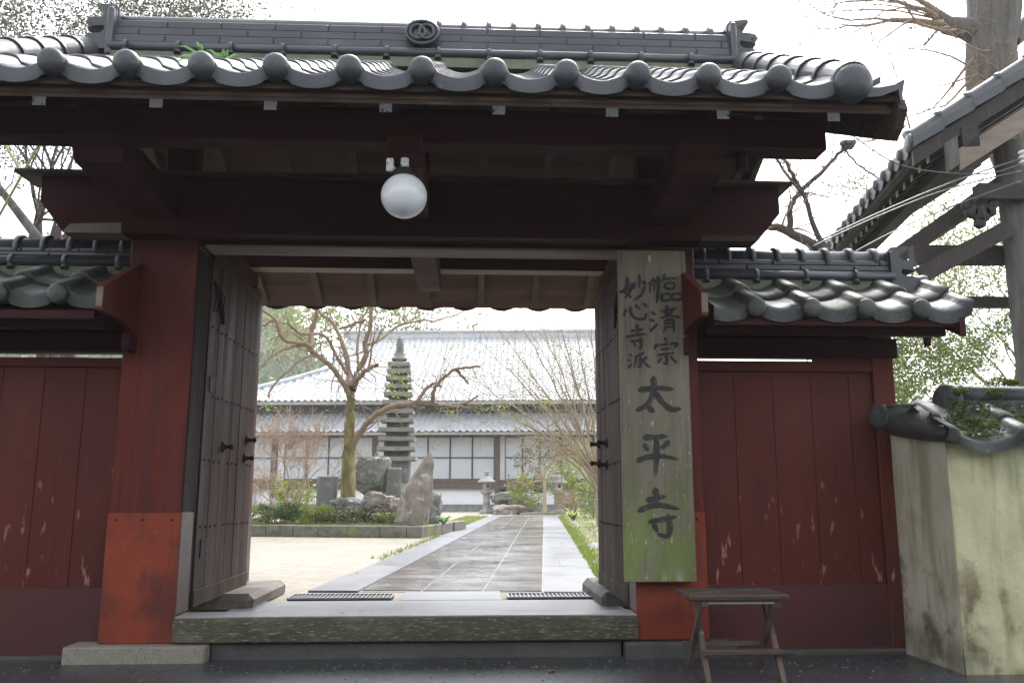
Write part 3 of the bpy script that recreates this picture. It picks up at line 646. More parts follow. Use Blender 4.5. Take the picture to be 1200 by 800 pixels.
# ------------------------------------------------------------------ lamp and sign board
lampc = atY(473.5, 230, 4.0)
lp = thing('globe_lamp', 'white milk-glass globe lamp hanging under the gate beam', 'lamp', (lampc.x, lampc.y, lampc.z))
r_ = .113
t = MB(); t.ball(lampc, r_, 16, squash=(1,1,.97)); t.build('globe', M['globe'], lp)
t = MB(); t.lathe(lampc+Vector((0,0,r_-.03)), (0,0,1), [(.05,0),(.056,.008),(.056,.03),(.045,.042),(.04,.055),(.0005,.055)], 20); t.build('collar', M['iron'], lp)
t = MB(); q = lampc+Vector((0,0,r_+.03)); t.tube([q, q+Vector((0,.0,.05))], .02, 10); t.tube([q+Vector((-.05,0,0)), q+Vector((-.065,.02,.02)), q+Vector((-.07,.06,.05))], .007, 8); t.box((q.x-.09,q.y-.01,q.z-.015),(q.x-.055,q.y+.01,q.z+.05),.004); t.build('bracket', M['whitepaint'], lp)

SY = 4.905
sg = thing('sign_board', 'tall mossy wooden name board with black brush characters on the right gate post', 'sign', (1.07, SY+.02, .51))
xL, xR, zB, zT = .862, 1.268, .512, 2.437
t = MB(); t.box((xL,SY,zB),(xR,SY+.045,zT),.004); t.build('board', M['signwood'], sg)
t = MB(); cc = atY(761, 303, SY-.004); t.box((cc.x-.008,SY-.006,cc.z-.02),(cc.x+.008,SY-.0005,cc.z+.02),.001); t.build('hook_plate', M['metalgrey'], sg)
def strokes(name, conv, sts, w, seed):
    rnd = random.Random(seed); mb = MB()
    for si, st in enumerate(sts):
        wk = w
        if isinstance(st[0], (int, float)): wk = st[0]; st = st[1:]
        # Catmull-Rom resample
        pts = [Vector((p[0], p[1])) for p in st]
        if len(pts) == 2: pts = [pts[0], (pts[0]+pts[1])/2+Vector((rnd.uniform(-1,1), rnd.uniform(-1,1)))*w*.06, pts[1]]
        P_ = [pts[0]*2-pts[1]]+pts+[pts[-1]*2-pts[-2]]; out = []
        for i in range(1, len(P_)-2):
            for k in range(6):
                u = k/6; a, b, c, d = P_[i-1], P_[i], P_[i+1], P_[i+2]
                out.append(.5*((2*b)+(c-a)*u+(2*a-5*b+4*c-d)*u*u+(-a+3*b-3*c+d)*u**3))
        out.append(pts[-1]); n = len(out); lft = []; rgt = []
        for i, p in enumerate(out):
            tt = (out[min(i+1,n-1)]-out[max(i-1,0)]).normalized(); nn = Vector((-tt.y, tt.x)); f = i/(n-1)
            ww = wk*.5*(1.12-.45*f**1.5+.10*math.sin(f*9+si))*(1+rnd.uniform(-.05,.05))
            if i == 0: ww *= .62
            if i == n-1: ww *= .45
            lft.append(p+nn*ww); rgt.append(p-nn*ww)
        t0 = (out[0]-out[1]).normalized()*wk*.35; t1 = (out[-1]-out[-2]).normalized()*wk*.28
        loop = [out[0]+t0]+lft+[out[-1]+t1]+rgt[::-1]
        y = SY-.0022-.0004*si
        vs = [atY(*conv(p), y) for p in loop]; m = n
        # strip faces
        fs = [(1+i, 2+i, len(loop)-2-i, len(loop)-1-i) for i in range(n-1)] + [(0,1,len(loop)-1), (n+1, n+2, n)]
        mb.add(vs, fs)
    return mb.build(name, M['ink'], sg)
c1 = lambda p: (720+p[0]*90/554+(-1.0), 310+p[1]*130/800)
c2 = lambda p: (730+p[0]*85/324, 430+p[1]*210/800)
chars = [
 (c1, 23, [[(100,92),(98,150),(72,192),(90,205),(130,238)],[(132,135),(118,195),(82,242)],[(46,198),(95,182),(150,165)],[(184,75),(186,120),(184,168)],[(152,132),(146,172)],[(212,118),(232,146)],[(226,158),(198,220),(145,256)]]),
 (c1, 23, [[(88,322),(74,372)],[(120,303),(128,355),(162,388),(222,390),(236,348)],[(160,290),(188,322)],[(215,282),(242,304)]]),
 (c1, 22, [[(166,430),(170,500)],[(126,478),(216,466)],[(94,522),(160,508),(236,500)],[(122,552),(218,542)],[(196,528),(200,570),(198,602),(178,598)],[(146,566),(162,590)]]),
 (c1, 20, [[(116,646),(134,662)],[(106,686),(126,694)],[(106,744),(132,712)],[(222,636),(168,658)],[(164,656),(160,700),(146,742)],[(192,660),(194,700),(192,736),(172,734)],[(240,668),(208,688)],[(200,678),(228,712),(266,740)]]),
 (c1, 19, [[(288,98),(266,150),(262,206)],[(30,(320,88),(322,170),(312,276))][0],[(288,150),(246,132)],[(296,112),(292,200)],[(370,68),(350,128)],[(364,102),(458,98)],[(372,134),(376,170),(430,170),(436,132),(374,134)],[(350,212),(350,254),(404,252),(406,212),(350,212)],[(420,214),(424,250),(484,250),(490,210),(420,214)]]),
 (c1, 22, [[(276,342),(304,360)],[(262,396),(296,408)],[(264,476),(286,460),(318,424)],[(382,296),(394,322)],[(344,336),(452,316)],[(424,322),(398,362),(336,388)],[(364,336),(412,368),(486,380)],[(376,400),(376,442),(358,488)],[(380,402),(428,396),(434,440),(436,486)],[(14,(382,424),(430,422))][0],[(14,(380,450),(430,448))][0]]),
 (c1, 21, [[(370,528),(386,556)],[(306,574),(294,612)],[(306,584),(380,574),(458,570),(438,602)],[(342,612),(412,602)],[(318,652),(440,636)],[(378,642),(384,690),(380,718),(360,706)],[(346,672),(324,706)],[(410,662),(456,706)]]),
 (c2, 21, [[(26,(136,45),(138,105),(108,165),(60,194))][0],[(24,(72,102),(150,94),(224,98))][0],[(26,(142,112),(180,160),(216,188),(258,184))][0],[(24,(114,178),(138,200))][0]]),
 (c2, 21, [[(25,(94,314),(140,312),(196,308))][0],[(95,346),(112,372)],[(24,(204,332),(184,352),(166,362))][0],[(24,(66,418),(104,402),(170,396),(246,410))][0],[(27,(150,316),(150,400),(146,482))][0]]),
 (c2, 22, [[(26,(145,542),(152,625))][0],[(24,(108,594),(190,576))][0],[(25,(72,640),(150,614),(250,632))][0],[(23,(120,690),(240,666))][0],[(25,(204,662),(210,715),(200,752),(158,744))][0],[(22,(138,702),(156,732))][0]]),
]
for i, (cv, w_, st) in enumerate(chars): strokes('painted_character', cv, st, w_, i)

# ------------------------------------------------------------------ bench
bn = thing('folding_bench', 'small weathered wooden bench with crossed legs and lower shelf by the right wall', 'bench', (1.36, 4.5, GZ))
t = MB()
for i in range(4): t.box((1.105+random.uniform(-.004,.004), 4.385+i*.083, .472),(1.605+random.uniform(-.004,.004), 4.385+i*.083+.079, .500), .006, jit=.002)
t.build('seat', M['bark_bench'], bn)
for xx in (1.175, 1.545):
    for (a, b) in (((xx, 4.66, .45), (xx-.045, 4.30, GZ)), ((xx, 4.42, .45), (xx-.02, 4.63, GZ))):
        A, B = Vector(a), Vector(b); off = .018 if b[1] < 4.5 else -.018
        t = MB(); w = .018; 
        vs = [];
        for q in (A, B):
            for (dx, dy) in ((-.012,-w),(.012,-w),(.012,w),(-.012,w)): vs.append((q.x+dx+off, q.y+dy, q.z))
        t.add(vs, [(0,1,2,3),(7,6,5,4),(0,4,5,1),(1,5,6,2),(2,6,7,3),(3,7,4,0)]); t.build('leg', M['barkleg'], bn)
    t = MB(); t.box((xx-.018,4.40,.435),(xx+.018,4.70,.4715),.004); t.build('rail', M['bark_bench'], bn)
t = MB(); t.box((1.15,4.355,.215),(1.55,4.41,.24),.004,jit=.002); t.build('shelf_slat', M['bark_bench'], bn)
t = MB(); t.box((1.10,4.555,.225),(1.50,4.60,.25),.004,jit=.002); t.build('shelf_slat', M['bark_bench'], bn)
t = MB(); t.box((1.19,4.40,.452),(1.53,4.42,.466),.002); t.build('metal_rod', M['metalgrey'], bn)

# ------------------------------------------------------------------ plaster wall at the right
wl = thing('plaster_wall', 'stained cream plaster wall end with old tiled cap', 'wall', (3.2, 4.7, GZ))
t = MB()
def wallface(y, x0, x1, z0, z1, nx, nz, face='y', seed=0, mi=0):
    vs = []
    for j in range(nz+1):
        for i in range(nx+1):
            a = x0+(x1-x0)*i/nx; z = z0+(z1-z0)*j/nz; d = .006*noise.noise(Vector((a*3, z*3, seed)))+.02*max(0, .25-(z-z0))*1.0
            vs.append((a, y-d, z) if face == 'y' else (y-d, a, z))
    t.add(vs, [(j*(nx+1)+i, j*(nx+1)+i+1, (j+1)*(nx+1)+i+1, (j+1)*(nx+1)+i) if face == 'y' else (j*(nx+1)+i+1, j*(nx+1)+i, (j+1)*(nx+1)+i, (j+1)*(nx+1)+i+1) for j in range(nz) for i in range(nx)], mi, True)
wallface(4.43, 2.50, 6.0, GZ, 1.33, 40, 24)
wallface(2.50, 4.424, 5.02, GZ, 1.36, 10, 24, 'x', 5, 1)
t.box((2.507,4.437,GZ),(6.0,5.02,1.33), 0, 0)
t.build('plaster', [M['plaster'], M['plasterend']], wl)
t = MB()
tile_roof(t, 2.462, 6.0, 2.88, .40, 4.34, 1.285, 4.66, 1.46, 2, rollw=.05, rollh=.042, dip=.045, th=.02, lip=.045)
tile_roof(t, 2.52, 6.0, 2.88, .40, 5.10, 1.27, 4.78, 1.46, 2, rollw=.055, rollh=.045, dip=.05, th=.02, lip=.035, sgn=-1)
# end slope: a curved pan lip from the back-left disc to the front corner, barrel on top
n_ = 16; vs = []
for i in range(n_+1):
    f = i/n_; y = 4.98-.635*f; zz = 1.435-.130*f; xo = 2.445+.012*f
    k_ = .35+.25*f
    vs += [(2.54, y, zz-.095+.045*f*f), (xo+.012, y, zz-.085+.045*f*f), (xo-.012, y, zz-.012), (xo+.004, y, zz+.012), (2.62+.02*f, y+(4.72-y)*k_, zz+.115), (2.76, y+(4.72-y)*.8, 1.465)]
t.add(vs, [(i*6+k, i*6+k+1, (i+1)*6+k+1, (i+1)*6+k) for i in range(n_) for k in range(5)], 0, True)
t.tube([(2.415,4.95,1.455),(2.6,4.88,1.475),(2.78,4.76,1.50)], [.055,.055,.05], 16); disc(t, (2.40,4.95,1.452), .072, .012, (-1,-.5,0))
t.build('cap_tiles', M['tileold'], wl)
t = MB(); t.tube([(2.70,4.72,1.545),(6.0,4.72,1.545)], .058, 20); t.lathe((2.69,4.72,1.525),(-1,-.4,0),[(.09,-.03),(.092,0),(.08,.012),(.04,.02),(.0005,.022)],24); t.box((2.74,4.66,1.42),(6.0,4.78,1.52),.01)
t.build('cap_ridge', M['tile'], wl)
# moss and creeping fern on the wall cap
def leaves(mb, c, n, spread, size, up=.0, rnd=random, flat=False):
    for i in range(n):
        p = Vector(c)+Vector((rnd.gauss(0,spread[0]), rnd.gauss(0,spread[1]), rnd.gauss(0,spread[2])))
        leaf(mb, p, size*rnd.uniform(.6,1.3), rnd)
def leaf(mb, p, s, rnd=random, asp=.55):
    a = Vector((rnd.gauss(0,1), rnd.gauss(0,1), rnd.gauss(0,.7))).normalized(); b = a.cross(Vector((rnd.gauss(0,1), rnd.gauss(0,1), rnd.gauss(0,1)))).normalized()
    mb.add([p, p+a*s*.5+b*s*asp*.5, p+a*s, p+a*s*.5-b*s*asp*.5], [(0,1,2,3)])
t = MB()
for i in range(2600):
    px_ = random.uniform(1108, 1212); f = random.random(); py_ = 458+f*(55+8*math.sin(px_*.13)) + (px_-1110)*.06
    if noise.noise(Vector((px_*.06, py_*.09, 3))) < -.12: continue
    y = 4.67-.30*f; q = atY(px_, py_, y); q.z = max(q.z, 1.0); x = q.x
    zz = 1.50-.215*f*1.0+random.uniform(.0,.03); leaf(t, Vector((x, y, zz)), random.uniform(.012,.026))
tag(t.build('creeping_fern', M['leafA']), 'dark green creeping fern and weeds growing over the wall cap', None, None, 'stuff')
t = MB()
for (px_, py_, r0) in ((1172,447,.05),(1166,460,.035),(1125,458,.03),(1155,496,.05),(1142,492,.03),(1185,448,.03)):
    q = atY(px_, py_, 4.62 if py_ < 480 else 4.45); 
    for i in range(500):
        d = Vector((random.gauss(0,1),random.gauss(0,1),random.gauss(0,1))).normalized(); t_p = q+Vector((d.x*r0*1.4, d.y*r0*.6, d.z*r0*.45)); leaf(t, t_p, .012)
tag(t.build('moss', M['moss']), 'yellow green moss cushions on the wall cap tiles', None, None, 'stuff')
t = MB(); t.rock((2.95,4.24,.10), (.19,.12,.10), 3, rough=.2); solo(t, 'mossy_stone', M['stonedark'], 'dark mossy stone at the foot of the cream plaster wall', 'stone', (2.95,4.24,.1))

# ------------------------------------------------------------------ pavilion at the right (bell tower)
c0 = atY(1066, 168, 8.0)
RA = R(-10.4)
pv = thing('bell_pavilion', 'open timber pavilion with tiled roof beyond the plaster wall', 'pavilion', (c0.x+.4, c0.y, IZ), 0)
ex = Vector((math.cos(RA), math.sin(RA), 0)); ey = Vector((-math.sin(RA), math.cos(RA), 0))
def Q(a, b, z): return Vector((c0.x, c0.y, 0))+ex*a+ey*b+Vector((0,0,z))
zc0 = c0.z
def qbox(mb, a0, a1, b0, b1, z0, z1, za=0, mi=0):
    """box in pavilion frame; za = rise in z per unit a"""
    vs = [Q(a,b,z+za*(a-a0)) for z in (z0,z1) for (a,b) in ((a0,b0),(a1,b0),(a1,b1),(a0,b1))]
    mb.add(vs, [(0,3,2,1),(4,5,6,7),(0,1,5,4),(1,2,6,5),(2,3,7,6),(3,0,4,7)], mi)
sl_ = .62
t = MB(); n_a, n_b = 7, 16; pb = .30
# tile surface: rolls run up the slope (along a), columns along b
for c in range(n_a):
    rows = []; xs = [i*pb/10 for i in range(int(10*n_b)+1)]
    for (a, o) in ((c*.3,-.03-(.06 if c == 0 else 0)),(c*.3-.003,.018),(c*.3+.32,0)):
        r__ = []
        for b in xs:
            u = (b/pb+.5) % 1-.5; d = abs(u)*pb; hh = .05*math.sqrt(max(0,1-(d/.065)**2)) if d < .065 else -.03*math.sin((d-.065)/(pb/2-.065)*math.pi/2)
            r__.append(Q(a, b, zc0+a*sl_+hh+o))
        rows.append(r__)
    m_ = len(xs); t.add([q for r__ in rows for q in r__], [(k*m_+i, (k+1)*m_+i, (k+1)*m_+i+1, k*m_+i+1) for k in range(2) for i in range(m_-1)], 0, True)
for i in range(n_b): q = Q(-.01, i*pb, zc0); disc(t, q, .065 if i else .10, .03, -ex)
# rake tiles along the front verge
for c in range(7):
    a0 = c*.3; vs = []
    for a in (a0, a0+.31):
        o = .022 if a == a0 else 0
        for (b, z) in ((-.02,.06),(-.09,.05),(-.11,.0),(-.11,-.10),(-.08,-.10),(-.02,-.02)): vs.append(Q(a, b, zc0+a*sl_+z+o))
    t.add(vs, [(5,4,3,2,1,0),(6,7,8,9,10,11)]+[(i,(i+1) % 6,6+(i+1) % 6,6+i) for i in range(6)])
for c in range(7): t.lathe(Q(c*.3,.03,zc0+c*.3*sl_+.06), ex+Vector((0,0,sl_)), [(.001,-.001),(.088,0),(.088,.05),(.075,.052),(.075,.35)], 16)
t.build('roof_tiles', M['tile'], pv)
t = MB()
for (b0,b1) in ((-.06,4.8),): qbox(t, .06, 2.2, b0, b1, zc0-.10, zc0-.06, sl_)
t.build('soffit', M['pavwood'], pv)
t = MB(); qbox(t, -.0, 2.1, -.07, -.02, zc0-.26, zc0-.105, sl_); t.build('bargeboard', M['pavwood'], pv)
t = MB(); qbox(t, .42, 2.1, -.10, -.072, zc0-.20-.15, zc0+.02-.15, sl_); t.build('gable_panel', M['palewood'], pv)
t = MB(); qbox(t, .30, .42, -.11, -.06, zc0-.36, zc0-.06, sl_); t.build('bracket', M['barkgrey'], pv)
t = MB(); qbox(t, .04, .12, -.06, 4.8, zc0-.13, zc0-.06); t.build('eave_board', M['pavwood'], pv)
for i in range(15):
    t = MB(); b = .12+i*.26; qbox(t, .22, 2.0, b, b+.07, zc0-.16, zc0-.09, sl_); rf = t.build('rafter', M['pavwood'], pv)
    t = MB(); qbox(t, .212, .2195, b+.002, b+.068, zc0-.158, zc0-.092); t.build('painted_end', M['lanternpale'], rf)
# purlin, beams, post, braces measured at distance
def bar(mb, p0, p1, w, h=None):
    p0, p1 = Vector(p0), Vector(p1); h = h or w; d = (p1-p0).normalized(); a = d.cross(Vector((0,0,1)))
    if a.length < .1: a = Vector((1,0,0))
    a.normalize(); b = a.cross(d); vs = []
    for q in (p0, p1):
        for (i, j) in ((-1,-1),(1,-1),(1,1),(-1,1)): vs.append(q+a*i*w/2+b*j*h/2)
    mb.add(vs, [(0,1,2,3),(7,6,5,4),(0,4,5,1),(1,5,6,2),(2,6,7,3),(3,7,4,0)])
t = MB(); bar(t, Q(.55,-.1,zc0+.0), Q(.55,4.6,zc0+.0), .16, .22); t.build('purlin', M['pavwood'], pv)
pA = atY(1192, 210, 8.2); pB = atY(1192, 460, 8.2)
t = MB(); t.tube([(pA.x+.03,8.25,IZ),(pA.x-.0,8.25,2.0),(pA.x-.02,8.25,pA.z+.4)], [.20,.165,.15], 16); t.build('post', M['barkgrey'], pv)
pC = Vector((pA.x-.35, 11.4, 0))
t = MB(); t.tube([(pC.x,pC.y,IZ),(pC.x,pC.y,4.2)], .14, 14); t.build('post', M['barkgrey'], pv)
t = MB(); q0, q1 = atY(1068, 299, 8.4), atY(1210, 299, 8.4); bar(t, q0, q1+Vector((1.2,0,0)), .12, .19); t.build('tie_beam', M['frameblack2'] if 'frameblack2' in M else M['pavwood'], pv)
t = MB(); q0, q1 = atY(1085, 354, 8.6), atY(1210, 354, 8.6); bar(t, q0, q1+Vector((1.2,0,0)), .10, .11); t.build('tie_beam', M['pavwood'], pv)
t = MB(); q0, q1 = atY(1080, 322, 8.15), atY(1180, 268, 8.15); bar(t, q0, q1, .10, .17); t.build('brace', M['pavwood'], pv)
t = MB(); q0, q1 = atY(1045, 305, 8.9), atY(1185, 208, 8.3); bar(t, q0, q1, .12, .16); t.build('brace', M['pavwood'], pv)
t = MB(); q = atY(1150, 250, 8.1)
for (dx, dz, r0) in ((0,0,.10),(-.10,.02,.07),(.09,.03,.07),(-.02,-.10,.06),(.14,.10,.05),(-.15,.08,.05)):
    t.lathe((q.x+dx, q.y-.03, q.z+dz), (0,1,0), [(.0005,0),(r0*.8,0),(r0,.02),(r0,.06),(.0005,.06)], 12)
t.build('carved_bracket', M['pavwood'], pv)
t = MB(); q = atY(1150, 226, 8.1); bar(t, q+Vector((-.05,0,.0)), q+Vector((.9,0,.0)), .14, .16); t.build('beam', M['pavwood'], pv)

# cables
def cable(pts, r, lb):
    P3 = [atY(*p) for p in pts]; out = []
    n = len(P3); 
    for i in range(n-1):
        for k in range(8):
            u = k/8; a = P3[max(i-1,0)]; b = P3[i]; c = P3[i+1]; d = P3[min(i+2,n-1)]
            out.append(.5*((2*b)+(c-a)*u+(2*a-5*b+4*c-d)*u*u+(-a+3*b-3*c+d)*u**3))
    out.append(P3[-1]); t = MB(); t.tube(out, r, 6); solo(t, 'power_cable', M['cable'], lb, 'cable', P3[0], 'power cables under the pavilion eave')
cable([(1196,192,7.6),(1150,204,7.4),(1060,195,7.2),(1000,160,7.0)], .006, 'topmost thin cable, sagging to the upper left from the insulator')
cable([(1196,186,7.6),(1120,212,7.3),(1040,245,7.1),(960,282,7.0)], .008, 'bluish cable running down left across the pavilion eave, upper of two')
cable([(1196,200,7.6),(1110,222,7.3),(1030,253,7.1),(950,290,7.0)], .007, 'bluish cable running down left just below the first one')
cable([(1196,212,7.6),(1120,240,7.3),(1050,270,7.1),(1000,296,7.0)], .006, 'lowest thin cable crossing the pavilion rafters')
t = MB(); q = atY(1199, 185, 7.6)
for k in range(3): t.lathe(q+Vector((0,0,-.06+k*.05)), (0,0,1), [(.001,0),(.03,.0),(.045,.015),(.03,.03),(.001,.035)], 12)
solo(t, 'insulator', M['ceramic'], 'white ceramic insulator holding the cables at the right edge', 'insulator', q)

# ------------------------------------------------------------------ trees
def grow(mb, p, d, L_, r, depth, rnd, spread=.6, up=.15, ratio=.72, nk=2, tips=None, sides=6, wig=.18, bias=Vector((0,0,0)), minr=.0015):
    n = 4; pts = [Vector(p)]; rs = [r]; dd = Vector(d).normalized()
    for i in range(n):
        dd = (dd+Vector((rnd.gauss(0,wig), rnd.gauss(0,wig), rnd.gauss(0,wig)+up*.3))+bias*.25).normalized()
        pts.append(pts[-1]+dd*L_/n); rs.append(max(minr, r*(1-.38*(i+1)/n)))
    mb.tube(pts, rs, max(3, sides), False)
    if tips is not None and depth <= 2: tips += pts[1:]
    if depth == 0: return
    k = nk + (1 if rnd.random() < .45 else 0)
    for j in range(k):
        q = pts[-1] if j < 2 else pts[rnd.choice((2, 3))]
        a = Vector((rnd.gauss(0,1), rnd.gauss(0,1), rnd.gauss(0,1))); a = (a-dd*a.dot(dd)).normalized()
        nd = (dd+a*spread*rnd.uniform(.6,1.3)+Vector((0,0,up))).normalized()
        grow(mb, q, nd, L_*ratio*rnd.uniform(.8,1.2), rs[-1]*(.85 if j == 0 else .68), depth-1, rnd, spread, up, ratio, nk, tips, max(3, sides-1), wig, bias, minr)

def crown_leaves(mb, tips, per, sp, size, rnd):
    for q in tips:
        for i in range(per):
            leaf(mb, q+Vector((rnd.gauss(0,sp), rnd.gauss(0,sp), rnd.gauss(0,sp*.7))), size*rnd.uniform(.6,1.3), rnd)

# main mossy tree, traced branches given their own depth
Yt = 17.0
def cr(x, y, dy=0): return atY(x/4.21+280, y/4.21+340, Yt+dy)
root = atY(408, 590, Yt); root.z = .45
mt = thing('mossy_tree', 'bare tree with mossy yellow-brown trunk in the kerbed planting bed', 'tree', root)
brs = [
 ('trunk', [(545,800,0),(548,740,0),(545,640,0),(550,560,0),(552,500,0)], 29, 19),
 ('A', [(548,520,0),(500,440,-.2),(460,380,-.4),(350,290,-.8),(330,265,-.9),(215,238,-1.3),(185,150,-1.4),(115,95,-1.6)], 15, 6),
 ('B', [(350,290,-.8),(360,200,-.6),(380,120,-.6),(385,60,-.6)], 14, 8),
 ('C', [(552,480,0),(540,400,.3),(520,290,.5),(470,170,.8),(420,130,.9),(350,60,1.1)], 16, 7),
 ('D', [(562,490,0),(590,390,.2),(630,320,.1),(620,260,.1),(650,180,0),(652,60,0)], 17, 9),
 ('E', [(570,470,0),(600,420,-.3),(640,385,-.5),(682,370,-.6)], 14, 9),
 ('F', [(635,268,.1),(700,240,.4),(780,180,.8),(880,150,1.2),(960,150,1.5),(1040,130,1.8),(1110,105,2)], 9, 4),
 ('G', [(500,190,.6),(560,170,.5),(625,145,.4)], 8, 6),
 ('H', [(560,760,0),(600,700,-.1),(640,650,-.3),(730,580,-.6),(830,560,-.8),(900,550,-.9),(960,560,-1),(1060,575,-1.3),(1150,575,-1.5)], 17, 5),
 ('I', [(880,548,-.9),(930,480,-.8),(965,462,-.8),(1000,475,-.8)], 9, 6),
 ('J', [(958,555,-1),(962,490,-1.2),(1010,430,-1.4),(1070,390,-1.5),(1190,376,-1.8)], 10, 5),
 ('K', [(1072,390,-1.5),(1100,420,-1.4),(1132,462,-1.3)], 8, 5),
 ('L', [(185,155,-1.4),(250,170,-1.1),(300,210,-.9),(420,222,-.3),(470,300,.1),(530,410,.2)], 6, 9),
 ('Mm', [(330,268,-.9),(250,280,-1.1),(160,325,-1.4),(120,370,-1.5)], 7, 4),
 ('N', [(420,330,-.5),(340,325,-.9),(240,400,-1.2),(155,490,-1.4),(150,530,-1.4)], 6, 4),
 ('O', [(1060,575,-1.3),(1130,550,-1.4),(1180,520,-1.5)], 6, 4),
 ('Pp', [(90,180,-1.6),(180,150,-1.4)], 4, 6),
 ('Qq', [(590,390,.2),(585,280,.5),(600,170,.8),(640,80,1)], 8, 5),
]
tr = MB(); tw = MB(); rnd = random.Random(5); tips = []
for (nm, pts, w0, w1) in brs:
    P3 = [cr(*p) for p in pts]; n = len(P3); out = []
    for i in range(n-1):
        for k in range(5):
            u = k/5; a = P3[max(i-1,0)]; b = P3[i]; c = P3[i+1]; d = P3[min(i+2,n-1)]
            q = .5*((2*b)+(c-a)*u+(2*a-5*b+4*c-d)*u*u+(-a+3*b-3*c+d)*u**3)
            out.append(q+Vector((rnd.gauss(0,1),rnd.gauss(0,1),rnd.gauss(0,1)))*.008)
    out.append(P3[-1]); m_ = len(out); sc_ = Yt/1000/4.21*1.03
    rs = [sc_*(w0+(w1-w0)*i/(m_-1)) for i in range(m_)]
    if nm == 'trunk':
        out.insert(0, Vector((root.x,root.y,root.z-.05))); rs.insert(0, rs[0]*1.3)
        tr.tube(out, [r*(1+.06*math.sin(i*2.1)) for i, r in enumerate(rs)], 14, False); continue
    (tr if w0 > 18 else tw).tube(out, rs, 8, False)
    for i in range(2, m_, 2):
        if rnd.random() < .95:
            d = (out[i]-out[i-1]).normalized(); a = Vector((rnd.gauss(0,1), rnd.gauss(0,1), rnd.gauss(.35,1))).normalized()
            grow(tw, out[i], d*.5+a, rnd.uniform(.35,.8), rs[i]*.28, 3, rnd, .6, .12, .7, 1, tips, 4, .2, minr=.0025)
tr.build('trunk', M['bark'], mt); tw.build('branches', M['barkmid'], mt)
t = MB()
for q in rnd.sample(tips, min(len(tips), 160)):
    for i in range(3): leaf(t, q+Vector((rnd.gauss(0,.05),rnd.gauss(0,.05),rnd.gauss(0,.05))), .05, rnd)
for (px_, py_) in ((315,478),(470,445),(455,455),(462,438),(590,480),(568,478),(640,470),(478,450),(465,462),(530,483)):
    q = atY(px_, py_, Yt-.9)
    for i in range(22): leaf(t, q+Vector((rnd.gauss(0,.10),rnd.gauss(0,.10),rnd.gauss(0,.07))), .06, rnd)
t.build('leaves', M['leafY'], mt)

# bare pale shrub in front-left of bed
q = atY(345, 592, 17.6); q.z = .4
sh = thing('bare_shrub', 'pale tan bare shrub with fine forked twigs left of the mossy tree', 'shrub', q)
t = MB(); rnd = random.Random(11)
for k in range(7):
    a = rnd.uniform(0,6.28); grow(t, q, (math.cos(a)*.45-.12, math.sin(a)*.4, 1), .62, .030, 6, rnd, .55, .08, .76, 2, None, 5, .12, minr=.0045)
t.build('twigs', M['barkpale'], sh)
# tangled dry vine at far left
q = atY(305, 585, 19.5); q.z = .3
sh = thing('dry_bush', 'tangled dry brown bush at the left edge beside the door', 'shrub', q)
t = MB(); rnd = random.Random(12)
for k in range(7):
    a = rnd.uniform(0,6.28); grow(t, q, (math.cos(a)*.6, math.sin(a)*.6, 1), .42, .016, 5, rnd, .8, .0, .75, 2, None, 4, .2, minr=.0045)
t.build('twigs', M['barkpale'], sh)

# right multi-stem tree by the right door
q = atY(706, 600, 20.5); q.z = IZ
sh = thing('multi_stem_tree', 'fan-shaped bare tree with many thin stems and pale green buds beside the right door', 'tree', q)
t = MB(); rnd = random.Random(21); tips = []
t.tube([q, q+Vector((-.05,0,.45)), q+Vector((-.02,.05,.95)), q+Vector((-.1,0,1.25))], [.15,.12,.11,.10], 10, False)
top = q+Vector((-.08,0,1.15))
for (ex_, ey_, dy_) in ((562,400,-.6),(575,372,.4),(600,362,-.3),(625,358,.6),(648,356,0),(668,354,.5),(690,350,-.5),(712,352,.3),(560,448,.5),(578,478,-.4),(600,430,-.9),(630,400,.9),(655,395,-.9),(612,498,.3),(735,370,.2)):
    e_ = atY(ex_, ey_, 20.5+dy_); a_ = top+Vector((rnd.uniform(-.05,.05), 0, rnd.uniform(-.4,.1))); m1 = a_.lerp(e_, .33)+Vector((.10,0,.16)); m2_ = a_.lerp(e_, .66)+Vector((.04,0,.14)); pp = []
    for k_ in range(13):
        u = k_/12; pp.append(a_*(1-u)**3+m1*3*u*(1-u)**2+m2_*3*u*u*(1-u)+e_*u**3+Vector((rnd.gauss(0,1),rnd.gauss(0,1),rnd.gauss(0,1)))*.018)
    rr_ = [.040-.034*(k_/12)**.7 for k_ in range(13)]; t.tube(pp, rr_, 6, False); tips += pp[6:]
    for k_ in range(3, 13):
        for w_ in range(2): grow(t, pp[k_], (pp[k_]-pp[k_-1]).normalized()+Vector((rnd.gauss(0,.6),rnd.gauss(0,.6),rnd.gauss(.1,.6))), rnd.uniform(.35,.8), rr_[k_]*.5, 2, rnd, .5, .05, .75, 1, tips, 4, .12, minr=.0035)
t.build('stems', M['barkpale2'], sh)
t = MB()
for p_ in rnd.sample(tips, min(len(tips), 3200)): leaf(t, p_+Vector((rnd.gauss(0,.07),rnd.gauss(0,.07),rnd.gauss(0,.07))), .055, rnd)
t.build('leaves', M['leafB'], sh)

